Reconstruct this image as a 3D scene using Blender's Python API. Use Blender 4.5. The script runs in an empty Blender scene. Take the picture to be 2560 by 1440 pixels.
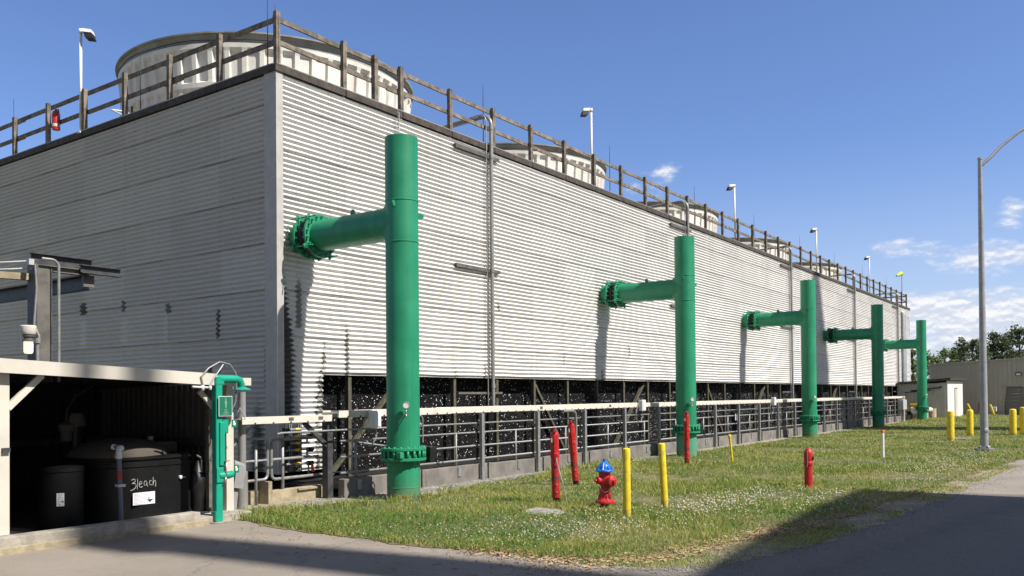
import bpy, bmesh, math, random
import numpy as np
from mathutils import Vector, Matrix
random.seed(7); rng = np.random.default_rng(7)
R = math.radians
scene = bpy.context.scene
col = scene.collection

# ------------------------------------------------------------------ camera
CX, CY, CZ = -10.4775, -12.7669, 1.75
YAW, PITCH, ROLL, FPX, PPY = 0.617541, 0.0132032, -0.00878424, 2147.525, 961.691
fw = Vector((math.cos(YAW)*math.cos(PITCH), math.sin(YAW)*math.cos(PITCH), math.sin(PITCH)))
rt = Vector((math.sin(YAW), -math.cos(YAW), 0)); up = rt.cross(fw)
cr, sr = math.cos(ROLL), math.sin(ROLL)
Rr = rt*cr + up*sr; Ur = -rt*sr + up*cr
cam_d = bpy.data.cameras.new('camera'); cam = bpy.data.objects.new('camera', cam_d); col.objects.link(cam)
M = Matrix(((Rr.x, Ur.x, -fw.x, CX), (Rr.y, Ur.y, -fw.y, CY), (Rr.z, Ur.z, -fw.z, CZ), (0, 0, 0, 1)))
cam.matrix_world = M
cam_d.sensor_width = 36; cam_d.lens = FPX/2560*36
cam_d.shift_y = (PPY-720)/2560; cam_d.clip_start = 0.05; cam_d.clip_end = 3000
scene.camera = cam

# ------------------------------------------------------------------ sun, sky, exposure
SUN_EL = 49.0
SUNH = Vector((0.113, -1.0, 0)).normalized()          # horizontal direction towards the sun
to_sun = SUNH*math.cos(R(SUN_EL)) + Vector((0, 0, math.sin(R(SUN_EL))))
sd = bpy.data.lights.new('sun', 'SUN'); sd.energy = 5.0; sd.angle = R(0.53); sd.color = (1.0, 0.945, 0.87)
so = bpy.data.objects.new('sun', sd); col.objects.link(so)
so.rotation_euler = to_sun.to_track_quat('Z', 'Y').to_euler()
so.location = (0, -20, 30)
w = bpy.data.worlds.new('World'); scene.world = w; w.use_nodes = True
wn = w.node_tree
vs = scene.view_settings
vs.view_transform = 'Standard'; vs.look = 'None'; vs.gamma = 1; vs.use_curve_mapping = False
vs.exposure = 0.55


# ------------------------------------------------------------------ node helper
class NT:
    def __init__(s, tree): s.t = tree
    def n(s, typ, **kw):
        nd = s.t.nodes.new(typ)
        for k, v in kw.items():
            if k.startswith('i_'):
                key = k[2:]
                key = int(key) if key.isdigit() else key.replace('_', ' ')
                s.set(nd.inputs[key], v)
            else: setattr(nd, k, v)
        return nd
    def set(s, inp, v):
        if isinstance(v, bpy.types.NodeSocket): s.t.links.new(v, inp)
        else:
            if inp.type == 'RGBA' and len(v) == 3: v = (*v, 1)
            inp.default_value = v
    def m(s, op, a, b=0.0, c=None, clamp=False):
        nd = s.t.nodes.new('ShaderNodeMath'); nd.operation = op; nd.use_clamp = clamp
        s.set(nd.inputs[0], a); s.set(nd.inputs[1], b)
        if c is not None: s.set(nd.inputs[2], c)
        return nd.outputs[0]
    def mix(s, f, a, b, blend='MIX'):
        nd = s.t.nodes.new('ShaderNodeMix'); nd.data_type = 'RGBA'; nd.blend_type = blend
        s.set(nd.inputs[0], f); s.set(nd.inputs[6], a); s.set(nd.inputs[7], b)
        return nd.outputs[2]
    def noise(s, vec, scale, detail=3.0, rough=0.55, dim='3D'):
        nd = s.t.nodes.new('ShaderNodeTexNoise'); nd.noise_dimensions = dim
        s.set(nd.inputs['Vector'], vec); nd.inputs['Scale'].default_value = scale
        nd.inputs['Detail'].default_value = detail; nd.inputs['Roughness'].default_value = rough
        return nd.outputs[0]
    def step(s, x, a, b):                              # smoothstep 0..1 from a to b
        nd = s.t.nodes.new('ShaderNodeMapRange'); nd.interpolation_type = 'SMOOTHSTEP'
        s.set(nd.inputs[0], x); s.set(nd.inputs[1], a); s.set(nd.inputs[2], b)
        return nd.outputs[0]
    def gauss(s, x, c, w_):
        d = s.m('DIVIDE', s.m('SUBTRACT', x, c), w_)
        return s.m('EXPONENT', s.m('MULTIPLY', s.m('MULTIPLY', d, d), -1.0))
    def sep(s, v):
        nd = s.t.nodes.new('ShaderNodeSeparateXYZ'); s.set(nd.inputs[0], v); return nd.outputs
    def comb(s, x, y, z):
        nd = s.t.nodes.new('ShaderNodeCombineXYZ')
        for i, v in enumerate((x, y, z)): s.set(nd.inputs[i], v)
        return nd.outputs[0]


# world: Nishita sky with fair-weather clouds low in the north-east
q = NT(wn); wn.nodes.clear()
sky = q.n('ShaderNodeTexSky', sky_type='NISHITA', sun_disc=False, sun_elevation=R(SUN_EL))
sky.sun_rotation = math.atan2(SUNH.x, SUNH.y)
sky.air_density = 1.0; sky.dust_density = 0.55; sky.ozone_density = 3.0; sky.altitude = 50
tc = q.n('ShaderNodeTexCoord').outputs['Generated']
sx, sy, sz = q.sep(tc)
az = q.m('MULTIPLY', q.m('ARCTAN2', sy, sx), 57.2958)
el = q.m('MULTIPLY', q.m('ARCSINE', sz), 57.2958)
uv = q.comb(q.m('MULTIPLY', az, 0.55), q.m('MULTIPLY', el, 1.25), 0.0)
nz = q.noise(uv, 0.85, 9.0, 0.62)
bias = None
for a_, e_, wa, we, amp in ((25.1, 14.4, 1.1, .5, .62), (26.4, 13.4, 1.6, .8, .36), (27.3, 15.3, .4, .25, .3), (6.2, 7.9, 2.6, .75, .80), (10.9, 8.75, 1.8, .55, .62),
                            (5.1, 10.2, 1.0, .9, .60), (9.1, 7.9, .6, .45, .4), (9.4, 5.0, 2.8, 1.1, .74), (5.0, 4.6, 2.8, 1.4, .58), (8.0, 2.8, 8, 2.2, .56), (20, 12.8, 1.5, .3, .1)):
    g = q.m('MULTIPLY', q.m('MULTIPLY', q.gauss(az, a_, wa), q.gauss(el, e_, we)), amp)
    bias = g if bias is None else q.m('ADD', bias, g)
dens = q.step(q.m('ADD', q.m('MULTIPLY', nz, 1.75), bias), 1.06, 1.74); dens = q.m('MULTIPLY', dens, q.step(bias, .06, .24))
shade = q.noise(q.comb(q.m('MULTIPLY', az, 0.55), q.m('MULTIPLY', q.m('ADD', el, 0.22), 1.25), 0.0), 0.85, 9.0, 0.62)
lit = q.step(q.m('SUBTRACT', nz, shade), -0.07, 0.10)
ccol = q.mix(lit, (6.4, 6.8, 7.8), (9.4, 9.3, 9.4))
# haze of thin cirrus whitening the lowest sky
skyb = q.mix(1.0, sky.outputs[0], (1.06, 1.15, 1.46), 'MULTIPLY')
skyc = q.mix(q.m('MULTIPLY', q.step(el, 16.0, 0.0), 0.50), skyb, (6.0, 6.6, 8.0))
# unseen sky behind the camera and overhead paled to make the shade less blue
sunside = q.step(q.m('ADD', q.m('ADD', q.m('MULTIPLY', sx, -.47), q.m('MULTIPLY', sy, -.72)), q.m('MULTIPLY', sz, .50)), 0.05, 0.65)
skyc = q.mix(q.m('MULTIPLY', sunside, 0.75), skyc, (2.75, 2.85, 3.05))
cc = q.mix(q.m('MULTIPLY', dens, 0.86), skyc, ccol)
bg = q.n('ShaderNodeBackground', i_Color=cc, i_Strength=0.075)
out = q.n('ShaderNodeOutputWorld'); wn.links.new(bg.outputs[0], out.inputs[0])


# ------------------------------------------------------------------ materials
def newmat(name):
    m = bpy.data.materials.new(name); m.use_nodes = True; t = m.node_tree; t.nodes.clear()
    q = NT(t); b = q.n('ShaderNodeBsdfPrincipled'); o = q.n('ShaderNodeOutputMaterial')
    t.links.new(b.outputs[0], o.inputs[0])
    return m, q, b

def mat(name, c, rough=0.6, metal=0.0, var=0.12, scale=6.0, bump=0.0, bscale=40.0, dirt=None, dirt_amt=0.0, coat=0.0, tint=None, dscale=3.0, stretch=None):
    m, q, b = newmat(name)
    pos = q.n('ShaderNodeTexCoord').outputs['Object']
    if stretch:
        mp = q.n('ShaderNodeMapping', i_Vector=pos, i_Scale=stretch); pos = mp.outputs[0]
    n1 = q.noise(pos, scale, 5.0, 0.6)
    lo = tuple(x*(1-var) for x in c); hi = tuple(min(1, x*(1+var)) for x in c)
    if tint: hi = tint
    cc = q.mix(q.step(n1, 0.3, 0.7), lo, hi)
    if dirt:
        n2 = q.noise(pos, dscale, 6.0, 0.65)
        cc = q.mix(q.m('MULTIPLY', q.step(n2, 0.5, 0.68), dirt_amt), cc, dirt)
    q.set(b.inputs['Base Color'], cc)
    q.set(b.inputs['Roughness'], q.m('ADD', q.m('MULTIPLY', n1, 0.16), rough-0.08))
    b.inputs['Metallic'].default_value = metal
    if coat: b.inputs['Coat Weight'].default_value = coat; b.inputs['Coat Roughness'].default_value = 0.12
    if bump:
        bp = q.n('ShaderNodeBump', i_Strength=bump, i_Distance=0.01, i_Height=q.noise(pos, bscale, 4.0))
        q.t.links.new(bp.outputs[0], b.inputs['Normal'])
    return m

MT = {}
m, q, b = newmat('green_paint'); P = q.n('ShaderNodeNewGeometry').outputs['Position']; x, y, z = q.sep(P)
n1 = q.noise(P, 1.4, 5, .6); n2 = q.noise(q.comb(q.m('MULTIPLY', x, 9.), q.m('MULTIPLY', y, 9.), q.m('MULTIPLY', z, .55)), 1., 5, .65); n3 = q.noise(P, 22, 5, .7)
c = q.mix(q.step(n1, .3, .7), (.009, .205, .100), (.016, .255, .128)); c = q.mix(q.m('MULTIPLY', q.step(n2, .50, .72), .30), c, (.06, .30, .17)); c = q.mix(q.m('MULTIPLY', q.step(n2, .48, .30), .28), c, (.008, .12, .065))
c = q.mix(q.m('MULTIPLY', q.step(n3, .66, .74), .35), c, (.09, .13, .08)); foot = q.m('MULTIPLY', q.step(z, .55, .0), q.step(q.m('ADD', n3, q.m('MULTIPLY', q.step(z, .4, .0), .25)), .45, .75)); c = q.mix(q.m('MULTIPLY', foot, .65), c, (.16, .15, .09))
pale = q.m('MULTIPLY', q.m('MULTIPLY', q.step(z, .64, .60), q.step(q.m('ABSOLUTE', q.m('SUBTRACT', x, 12.3)), 1.0, .9)), .45); c = q.mix(pale, c, (.14, .36, .25))
q.set(b.inputs['Base Color'], c); q.set(b.inputs['Roughness'], q.m('ADD', q.m('MULTIPLY', n1, .25), .34)); MT['green'] = m
MT['green2'] = mat('shower_green_plastic', (.008, .30, .195), .38, var=.06, dirt=(.01, .2, .14), dirt_amt=.3)
MT['red'] = mat('red_paint', (.47, .014, .016), .46, var=.22, scale=7, dirt=(.20, .035, .03), dirt_amt=.7, coat=.06, dscale=13)
MT['blue'] = mat('blue_paint', (.012, .14, .52), .40, var=.15, scale=12, coat=.1, dirt=(.02, .08, .3), dirt_amt=.4, dscale=14)
MT['yellow'] = mat('yellow_paint', (.70, .54, .02), .55, var=.10, scale=5, dirt=(.40, .29, .05), dirt_amt=.6, dscale=9)
MT['wood'] = mat('weathered_wood', (.180, .152, .122), .85, var=.45, scale=5, bump=.5, bscale=30, dirt=(.05, .04, .03), dirt_amt=.7, dscale=7)
MT['wood_pale'] = mat('treated_timber', (.085, .078, .052), .85, var=.35, scale=9, bump=.4, dirt=(.05, .055, .035), dirt_amt=.7)
MT['eave'] = mat('dark_eave_board', (.060, .048, .038), .8, var=.4, scale=8, bump=.3)
MT['galv'] = mat('galvanised_steel', (.27, .275, .28), .50, .35, var=.18, scale=14, dirt=(.25, .24, .22), dirt_amt=.3)
MT['galv_pipe'] = mat('grey_conduit', (.27, .267, .255), .45, .30, var=.15, scale=9, dirt=(.28, .25, .22), dirt_amt=.4)
MT['tray'] = mat('cream_tray', (.62, .59, .52), .55, var=.08, scale=4, dirt=(.42, .37, .30), dirt_amt=.5, dscale=4)
MT['white'] = mat('white_paint', (.74, .73, .70), .5, var=.06, scale=3, dirt=(.5, .47, .42), dirt_amt=.3)
MT['shedwhite'] = mat('cream_shed_metal', (.56, .53, .455), .5, var=.06, scale=2, dirt=(.45, .41, .34), dirt_amt=.35)
MT['shedwall'] = mat('shed_wall_metal', (.022, .021, .020), .8, var=.3, scale=3)  # colour darkened to deepen the shade inside the shed
MT['conc'] = mat('concrete', (.34, .31, .26), .9, var=.22, scale=5, bump=.5, bscale=60, dirt=(.17, .15, .12), dirt_amt=.7, dscale=2.2)
MT['conc_curb'] = mat('grey_concrete', (.175, .162, .145), .9, var=.25, scale=3, bump=.5, bscale=60, dirt=(.15, .135, .115), dirt_amt=.8, dscale=1.8)
MT['conc_yellow'] = mat('yellowed_concrete', (.33, .28, .185), .9, var=.25, scale=7, bump=.5, dirt=(.22, .18, .12), dirt_amt=.7)
MT['black'] = mat('black_plastic', (.0065, .0065, .007), .45, var=.3, scale=5, dirt=(.03, .028, .024), dirt_amt=.45, dscale=6)
MT['dusty'] = mat('dusty_black_plastic', (.070, .061, .047), .85, var=.2, scale=2, dirt=(.035, .031, .025), dirt_amt=.5, dscale=2)
MT['rubber'] = mat('black_rubber', (.008, .008, .008), .7)
MT['darksteel'] = mat('dark_painted_steel', (.050, .052, .055), .55, var=.4, scale=7, dirt=(.12, .085, .055), dirt_amt=.4)
MT['bluesteel'] = mat('blue_grey_steel', (.050, .060, .072), .55, var=.4, scale=4, dirt=(.13, .08, .05), dirt_amt=.3)
MT['greysteel'] = mat('grey_painted_steel', (.115, .108, .095), .6, var=.3, scale=5, dirt=(.13, .10, .07), dirt_amt=.5)
MT['bracketgrey'] = mat('dull_strut_steel', (.10, .098, .092), .6, var=.3)
MT['lampgrey'] = mat('lamp_pole_steel', (.30, .315, .335), .5, .15, var=.12, scale=5, dirt=(.2, .2, .2), dirt_amt=.3)
MT['stainless'] = mat('stainless_pipe', (.42, .41, .39), .38, .55, var=.1, scale=3, dirt=(.3, .27, .23), dirt_amt=.4)
MT['pvc'] = mat('grey_pvc', (.13, .14, .20), .45, var=.15)
MT['pvcwhite'] = mat('white_pvc', (.62, .62, .60), .45, var=.1)
MT['pvcgrey'] = mat('light_grey_pvc', (.26, .28, .33), .45, var=.15)
MT['orange'] = mat('orange_plastic', (.75, .12, .03), .5, var=.1)
MT['yelpl'] = mat('yellow_union', (.85, .55, .03), .5, var=.1)
MT['paper'] = mat('white_label', (.78, .78, .80), .35, var=.04)
MT['ink'] = mat('dark_ink', (.035, .035, .045), .5)
MT['greyink'] = mat('grey_print', (.42, .42, .47), .5)
MT['chalk'] = mat('white_marker', (.42, .42, .41), .7, var=.25, scale=60)
MT['glassgrey'] = mat('gauge_face', (.62, .63, .62), .3, var=.05)
MT['chrome'] = mat('chain_steel', (.40, .38, .33), .4, .6)
MT['tankblack'] = mat('matt_black_polyethylene', (.0045, .0045, .005), .55, var=.3, scale=4, dirt=(.014, .013, .011), dirt_amt=.5, dscale=3)
MT['tankblack'].node_tree.nodes['Principled BSDF'].inputs['Specular IOR Level'].default_value = .25
MT['hopper'] = mat('dull_grey_plastic', (.26, .26, .27), .6)
MT['boxgrey'] = mat('grey_enclosure', (.42, .43, .43), .5, var=.08)
MT['boxwhite'] = mat('white_enclosure', (.70, .71, .72), .45, var=.06)
MT['dishdark'] = mat('floodlight_glass', (.008, .008, .012), .6)
MT['copper'] = mat('dark_rod', (.03, .03, .035), .5, .4)
MT['stone'] = mat('pale_stone', (.25, .24, .22), .9, var=.3, scale=3)
MT['leafdry'] = mat('dry_leaf', (.36, .25, .14), .9, var=.5, scale=1.5)
MT['hose'] = mat('shade_dimmed_yellow_hose', (.05, .042, .008), .8)  # yellow darkened in the colour for the unlit shed corner

# white FRP of the fan stacks
MT['frp'] = mat('white_fibreglass', (.66, .65, .60), .55, var=.08, scale=1.2, dirt=(.47, .45, .38), dirt_amt=.45, dscale=1.6)
MT['frp_rim'] = mat('grey_fibreglass_rim', (.30, .31, .28), .6, var=.2, scale=1.6, dirt=(.2, .19, .15), dirt_amt=.5)

def corrugated_mat(name, axis):
    # painted corrugated cladding: sheet to sheet tone, fastener dots, algae and rust streaks at the joints
    m, q, b = newmat(name)
    P = q.n('ShaderNodeNewGeometry').outputs['Position']
    x, y, z = q.sep(P)
    u = x if axis == 'x' else y
    su = q.m('FLOOR', q.m('DIVIDE', u, 1.684)); sz = q.m('FLOOR', q.m('DIVIDE', q.m('SUBTRACT', z, 0.30), 0.8725))
    wn_ = q.n('ShaderNodeTexWhiteNoise', noise_dimensions='2D', i_Vector=q.comb(su, sz, 0.0)).outputs[0]
    n1 = q.noise(P, 0.8, 4.0); n2 = q.noise(P, 9.0, 5.0, 0.7)
    streak = q.noise(q.comb(q.m('MULTIPLY', u, 7.0), q.m('MULTIPLY', z, 0.5), 3.0), 1.0, 4.0, 0.6)
    base = (.67, .66, .64) if axis == 'x' else (.53, .52, .51)  # end wall colour lowered to add to its shade
    c = q.mix(q.m('ADD', q.m('MULTIPLY', wn_, 0.5), q.m('MULTIPLY', n1, 0.5)), tuple(v*.82 for v in base), tuple(v*1.08 for v in base))
    c = q.mix(q.m('MULTIPLY', q.step(streak, 0.50, 0.74), 0.34), c, (.42, .39, .33))
    du = q.m('ABSOLUTE', q.m('SUBTRACT', q.m('FRACT', q.m('DIVIDE', u, 0.842)), 0.5))      # distance to a fastener column
    dz = q.m('ABSOLUTE', q.m('SUBTRACT', q.m('FRACT', q.m('DIVIDE', q.m('SUBTRACT', z, 0.30), 0.194)), 0.5))
    dot = q.m('MULTIPLY', q.m('LESS_THAN', du, 0.014), q.m('LESS_THAN', dz, 0.09))
    c = q.mix(q.m('MULTIPLY', dot, q.m('MULTIPLY', n2, 0.9)), c, (.12, .10, .08))
    lap = q.m('FRACT', q.m('DIVIDE', q.m('SUBTRACT', z, 0.30), 0.8725))
    c = q.mix(q.m('MULTIPLY', q.step(lap, .975, .99), q.m('MULTIPLY', q.step(n1, .35, .6), .75)), c, (.13, .12, .11))
    vl = q.m('ABSOLUTE', q.m('SUBTRACT', q.m('FRACT', q.m('DIVIDE', u, 3.368)), 0.5))
    c = q.mix(q.m('MULTIPLY', q.step(vl, .0022, .0008), .5), c, (.16, .15, .14))
    dark = None
    def add(v):
        nonlocal dark
        dark = v if dark is None else q.m('MAXIMUM', dark, v)
    wob = q.m('MULTIPLY', q.m('SUBTRACT', n2, 0.5), 0.30)
    if axis == 'x':
        rip = q.m('MULTIPLY', q.m('SINE', q.m('MULTIPLY', z, 64.8)), 0.03)
        wz = q.m('ADD', q.m('MULTIPLY', q.step(z, 4.4, 2.6), 0.27), q.m('ADD', q.m('MULTIPLY', wob, 0.8), rip))            # corner algae spreads as it gets lower
        add(q.m('MULTIPLY', q.step(q.m('SUBTRACT', q.m('ADD', wz, 0.10), u), -0.02, 0.07), q.step(q.m('ADD', n2, q.gauss(u, .1, .12)), .34, .60)))
        we = q.m('ADD', q.m('MULTIPLY', q.step(z, 3.0, 1.5), 0.26), q.m('ADD', wob, rip))
        add(q.m('MULTIPLY', q.step(q.m('ADD', q.m('SUBTRACT', u, 1.07), we), 0.03, 0.10), q.m('MULTIPLY', q.step(z, 3.1, 2.7), q.m('MULTIPLY', q.m('LESS_THAN', u, 1.15), q.step(n2, .40, .58)))))
        for cu, z0, z1, w_, a_ in ((.48, 3.1, 4.35, .085, .7), (1.72, 1.9, 3.7, .06, .85), (5.18, 2.0, 2.6, .05, .5), (6.9, 3.9, 4.15, .05, .8), (12.15, 2.1, 2.7, .06, .8),
                                   (13.9, 3.0, 3.4, .05, .8), (6.32, 2.1, 2.7, .03, .8), (10.0, 2.6, 3.1, .04, .5), (24.2, 2.3, 3.0, .06, .5)):
            col_ = q.m('MULTIPLY', q.gauss(q.m('ADD', u, q.m('MULTIPLY', wob, 0.5)), cu, w_), q.m('MULTIPLY', q.step(z, z1, z0+(z1-z0)*.45), q.step(z, z0-.05, z0)))
            add(q.m('MULTIPLY', q.step(q.m('MULTIPLY', col_, q.m('ADD', n2, 0.5)), 0.35, 0.75), a_))
    else:
        add(q.m('MULTIPLY', q.step(q.m('ADD', q.gauss(q.m('ADD', u, wob), .55, .22), q.step(z, 2.3, .6)), 1.1, 1.75), .95))
        for cu, z0, z1, w_, a_ in ((1.75, 2.95, 3.65, .055, .95), (3.42, 2.95, 3.72, .05, .25), (3.44, 3.55, 3.8, .10, .8), (5.12, 3.7, 3.98, .07, .9), (6.8, 3.72, 4.05, .15, .95), (.28, 1.9, 3.1, .05, .9)):
            col_ = q.m('MULTIPLY', q.gauss(q.m('ADD', u, q.m('MULTIPLY', wob, 0.45)), cu, w_), q.m('MULTIPLY', q.step(z, z1, z0+(z1-z0)*.6), q.step(z, z0-.03, z0)))
            add(q.m('MULTIPLY', q.step(q.m('MULTIPLY', col_, q.m('ADD', n2, 0.5)), 0.30, 0.62), a_))
        for cu, z0, z1 in ((6.8, 2.95, 3.7), (3.5, 2.95, 3.6), (5.1, 2.95, 3.65)):
            col_ = q.m('MULTIPLY', q.step(q.m('ABSOLUTE', q.m('SUBTRACT', u, cu)), .15, .08), q.m('MULTIPLY', q.step(z, z1, z1-.2), q.step(z, z0-.03, z0)))
            c = q.mix(q.m('MULTIPLY', col_, q.m('MULTIPLY', n2, 0.55)), c, (.78, .78, .76))
    c = q.mix(dark, c, q.mix(n2, (.014, .014, .012), (.075, .07, .05)))
    q.set(b.inputs['Base Color'], c); b.inputs['Roughness'].default_value = 0.55
    return m
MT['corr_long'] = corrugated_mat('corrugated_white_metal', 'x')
MT['corr_end'] = corrugated_mat('corrugated_shaded_metal', 'y')

# wet black fill media with droplet glints painted in as white specks
m, q, b = newmat('black_splash_fill'); P = q.n('ShaderNodeNewGeometry').outputs['Position']
v = q.n('ShaderNodeTexVoronoi', i_Vector=P, i_Scale=27.0, feature='F1'); 
v2 = q.n('ShaderNodeTexVoronoi', i_Vector=P, i_Scale=52.0, feature='F1')
wn1 = q.sep(v.outputs['Color'])[0]; wn2 = q.sep(v2.outputs['Color'])[0]
big = q.noise(P, 1.6, 3.0)
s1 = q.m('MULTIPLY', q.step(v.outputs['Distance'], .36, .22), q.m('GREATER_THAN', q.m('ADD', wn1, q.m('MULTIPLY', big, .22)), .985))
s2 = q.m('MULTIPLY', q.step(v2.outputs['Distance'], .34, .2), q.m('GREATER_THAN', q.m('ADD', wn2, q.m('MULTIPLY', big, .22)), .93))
c = q.mix(q.noise(P, 30, 5, .75), (.002, .002, .002), (.009, .0085, .008))
fs_ = q.sep(P); strk = q.noise(q.comb(q.m('MULTIPLY', fs_[0], 16.), 0.0, q.m('MULTIPLY', fs_[2], 1.1)), 1., 4, .7); c = q.mix(q.m('MULTIPLY', q.step(strk, .52, .75), .35), c, (.018, .0175, .017)); c = q.mix(q.m('MULTIPLY', q.step(q.m('ABSOLUTE', q.m('SUBTRACT', q.m('FRACT', q.m('DIVIDE', fs_[2], .31)), .5)), .06, .03), .8), c, (.002, .002, .002))
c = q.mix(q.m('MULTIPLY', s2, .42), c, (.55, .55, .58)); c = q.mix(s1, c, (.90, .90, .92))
q.set(b.inputs['Base Color'], c); b.inputs['Roughness'].default_value = .8; b.inputs['Specular IOR Level'].default_value = .15
bp = q.n('ShaderNodeBump', i_Strength=.9, i_Distance=.03, i_Height=q.noise(P, 22, 4, .7)); q.t.links.new(bp.outputs[0], b.inputs['Normal'])
MT['fill'] = m
# basin water with ripples
m, q, b = newmat('dark_basin_water'); P = q.n('ShaderNodeNewGeometry').outputs['Position']
v2 = q.n('ShaderNodeTexVoronoi', i_Vector=P, i_Scale=30.0); w2 = q.sep(v2.outputs['Color'])[0]
s2 = q.m('MULTIPLY', q.step(v2.outputs['Distance'], .4, .2), q.m('GREATER_THAN', w2, .90))
q.set(b.inputs['Base Color'], q.mix(q.m('MULTIPLY', s2, .5), q.mix(q.noise(P, 18, 4, .7), (.012, .012, .012), (.05, .048, .045)), (.4, .4, .4))); b.inputs['Roughness'].default_value = .35
bp = q.n('ShaderNodeBump', i_Strength=.6, i_Distance=.02, i_Height=q.noise(P, 25, 3)); q.t.links.new(bp.outputs[0], b.inputs['Normal'])
MT['water'] = m
# old paving: pale worn asphalt, darker newer asphalt to the right
m, q, b = newmat('worn_asphalt'); P = q.n('ShaderNodeNewGeometry').outputs['Position']
x, y, z = q.sep(P)
n1 = q.noise(P, .7, 6, .6); n2 = q.noise(P, 60, 3, .7); n3 = q.noise(P, 2.6, 6, .7); vor = q.n('ShaderNodeTexVoronoi', i_Vector=P, i_Scale=90.0).outputs['Distance']
c = q.mix(q.step(n1, .3, .7), (.190, .163, .132), (.262, .228, .188))
c = q.mix(q.m('MULTIPLY', q.step(n3, .52, .72), .45), c, (.135, .118, .10))
newer = q.step(q.m('ADD', q.m('SUBTRACT', q.m('SUBTRACT', q.m('MULTIPLY', x, .45), y), 7.9), q.m('MULTIPLY', n3, 1.2)), -.1, .25)
newer = q.m('MULTIPLY', newer, q.step(q.m('ADD', q.m('ADD', x, q.m('MULTIPLY', y, .35)), q.m('MULTIPLY', n3, .25)), 2.75, 2.65))
c = q.mix(q.m('MULTIPLY', newer, .85), c, q.mix(n3, (.062, .056, .050), (.100, .091, .082)))
vein = q.n('ShaderNodeTexVoronoi', feature='DISTANCE_TO_EDGE', i_Vector=q.comb(q.m('ADD', x, q.m('MULTIPLY', n3, .9)), q.m('ADD', y, q.m('MULTIPLY', n1, .9)), 0.), i_Scale=.33).outputs['Distance']
c = q.mix(q.m('MULTIPLY', q.step(vein, .006, .002), .55), c, (.06, .055, .05))
c = q.mix(q.m('MULTIPLY', q.step(vor, .18, .42), .28), c, (.30, .265, .22))
c = q.mix(q.m('MULTIPLY', q.step(n2, .55, .75), .35), c, (.07, .062, .055))
tyre = q.m('MULTIPLY', q.m('ADD', q.gauss(q.m('ADD', y, q.m('MULTIPLY', x, .16)), -10.6, .28), q.gauss(q.m('ADD', y, q.m('MULTIPLY', x, .16)), -12.3, .28)), q.step(n3, .3, .6))
c = q.mix(q.m('MULTIPLY', tyre, .35), c, (.045, .042, .04))
seam = q.m('ABSOLUTE', q.m('SUBTRACT', q.m('ADD', x, q.m('MULTIPLY', n3, .08)), 3.3)); c = q.mix(q.m('MULTIPLY', q.step(seam, .035, .015), q.m('MULTIPLY', newer, .5)), c, (.20, .18, .155))
agg = q.n('ShaderNodeTexVoronoi', i_Vector=P, i_Scale=42.0); c = q.mix(q.m('MULTIPLY', q.m('GREATER_THAN', q.sep(agg.outputs['Color'])[0], .86), q.m('MULTIPLY', q.step(agg.outputs['Distance'], .45, .25), .55)), c, (.33, .30, .26))
spot = q.noise(P, 5.5, 5, .7); c = q.mix(q.m('MULTIPLY', q.step(spot, .66, .74), .6), c, (.045, .040, .035))
q.set(b.inputs['Base Color'], c); b.inputs['Roughness'].default_value = .92
bp = q.n('ShaderNodeBump', i_Strength=.55, i_Distance=.006, i_Height=q.m('ADD', n2, q.m('MULTIPLY', vor, .7))); q.t.links.new(bp.outputs[0], b.inputs['Normal'])
MT['asphalt'] = m
# lawn soil below the blades
m, q, b = newmat('lawn_soil'); P = q.n('ShaderNodeNewGeometry').outputs['Position']
n1 = q.noise(P, .9, 5, .6); n2 = q.noise(P, 14, 4, .7)
c = q.mix(q.step(n1, .38, .62), (.085, .105, .030), (.20, .165, .075)); c = q.mix(q.m('MULTIPLY', n2, .6), c, (.06, .065, .022))
q.set(b.inputs['Base Color'], c); b.inputs['Roughness'].default_value = 1
MT['lawn'] = m
m, q, b = newmat('gravel_bed'); P = q.n('ShaderNodeNewGeometry').outputs['Position']
v = q.n('ShaderNodeTexVoronoi', i_Vector=P, i_Scale=34.0); n1 = q.noise(P, 1.3, 4)
c = q.mix(q.sep(v.outputs['Color'])[0], (.16, .145, .12), (.42, .38, .32)); c = q.mix(q.m('MULTIPLY', n1, .6), c, (.28, .24, .18))
q.set(b.inputs['Base Color'], c); b.inputs['Roughness'].default_value = .95
bp = q.n('ShaderNodeBump', i_Strength=1, i_Distance=.012, i_Height=q.m('SUBTRACT', 1.0, v.outputs['Distance'])); q.t.links.new(bp.outputs[0], b.inputs['Normal'])
MT['gravel'] = m
m, q, b = newmat('dry_verge'); P = q.n('ShaderNodeNewGeometry').outputs['Position']
n1 = q.noise(P, 2.2, 5, .65); n2 = q.noise(P, 26, 4, .75)
c = q.mix(q.step(n1, .36, .64), (.20, .165, .11), (.33, .285, .21)); c = q.mix(q.m('MULTIPLY', q.step(n2, .45, .7), .6), c, (.12, .10, .06))
q.set(b.inputs['Base Color'], c); b.inputs['Roughness'].default_value = 1
bp = q.n('ShaderNodeBump', i_Strength=1, i_Distance=.012, i_Height=n2); q.t.links.new(bp.outputs[0], b.inputs['Normal'])
MT['verge'] = m
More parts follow.
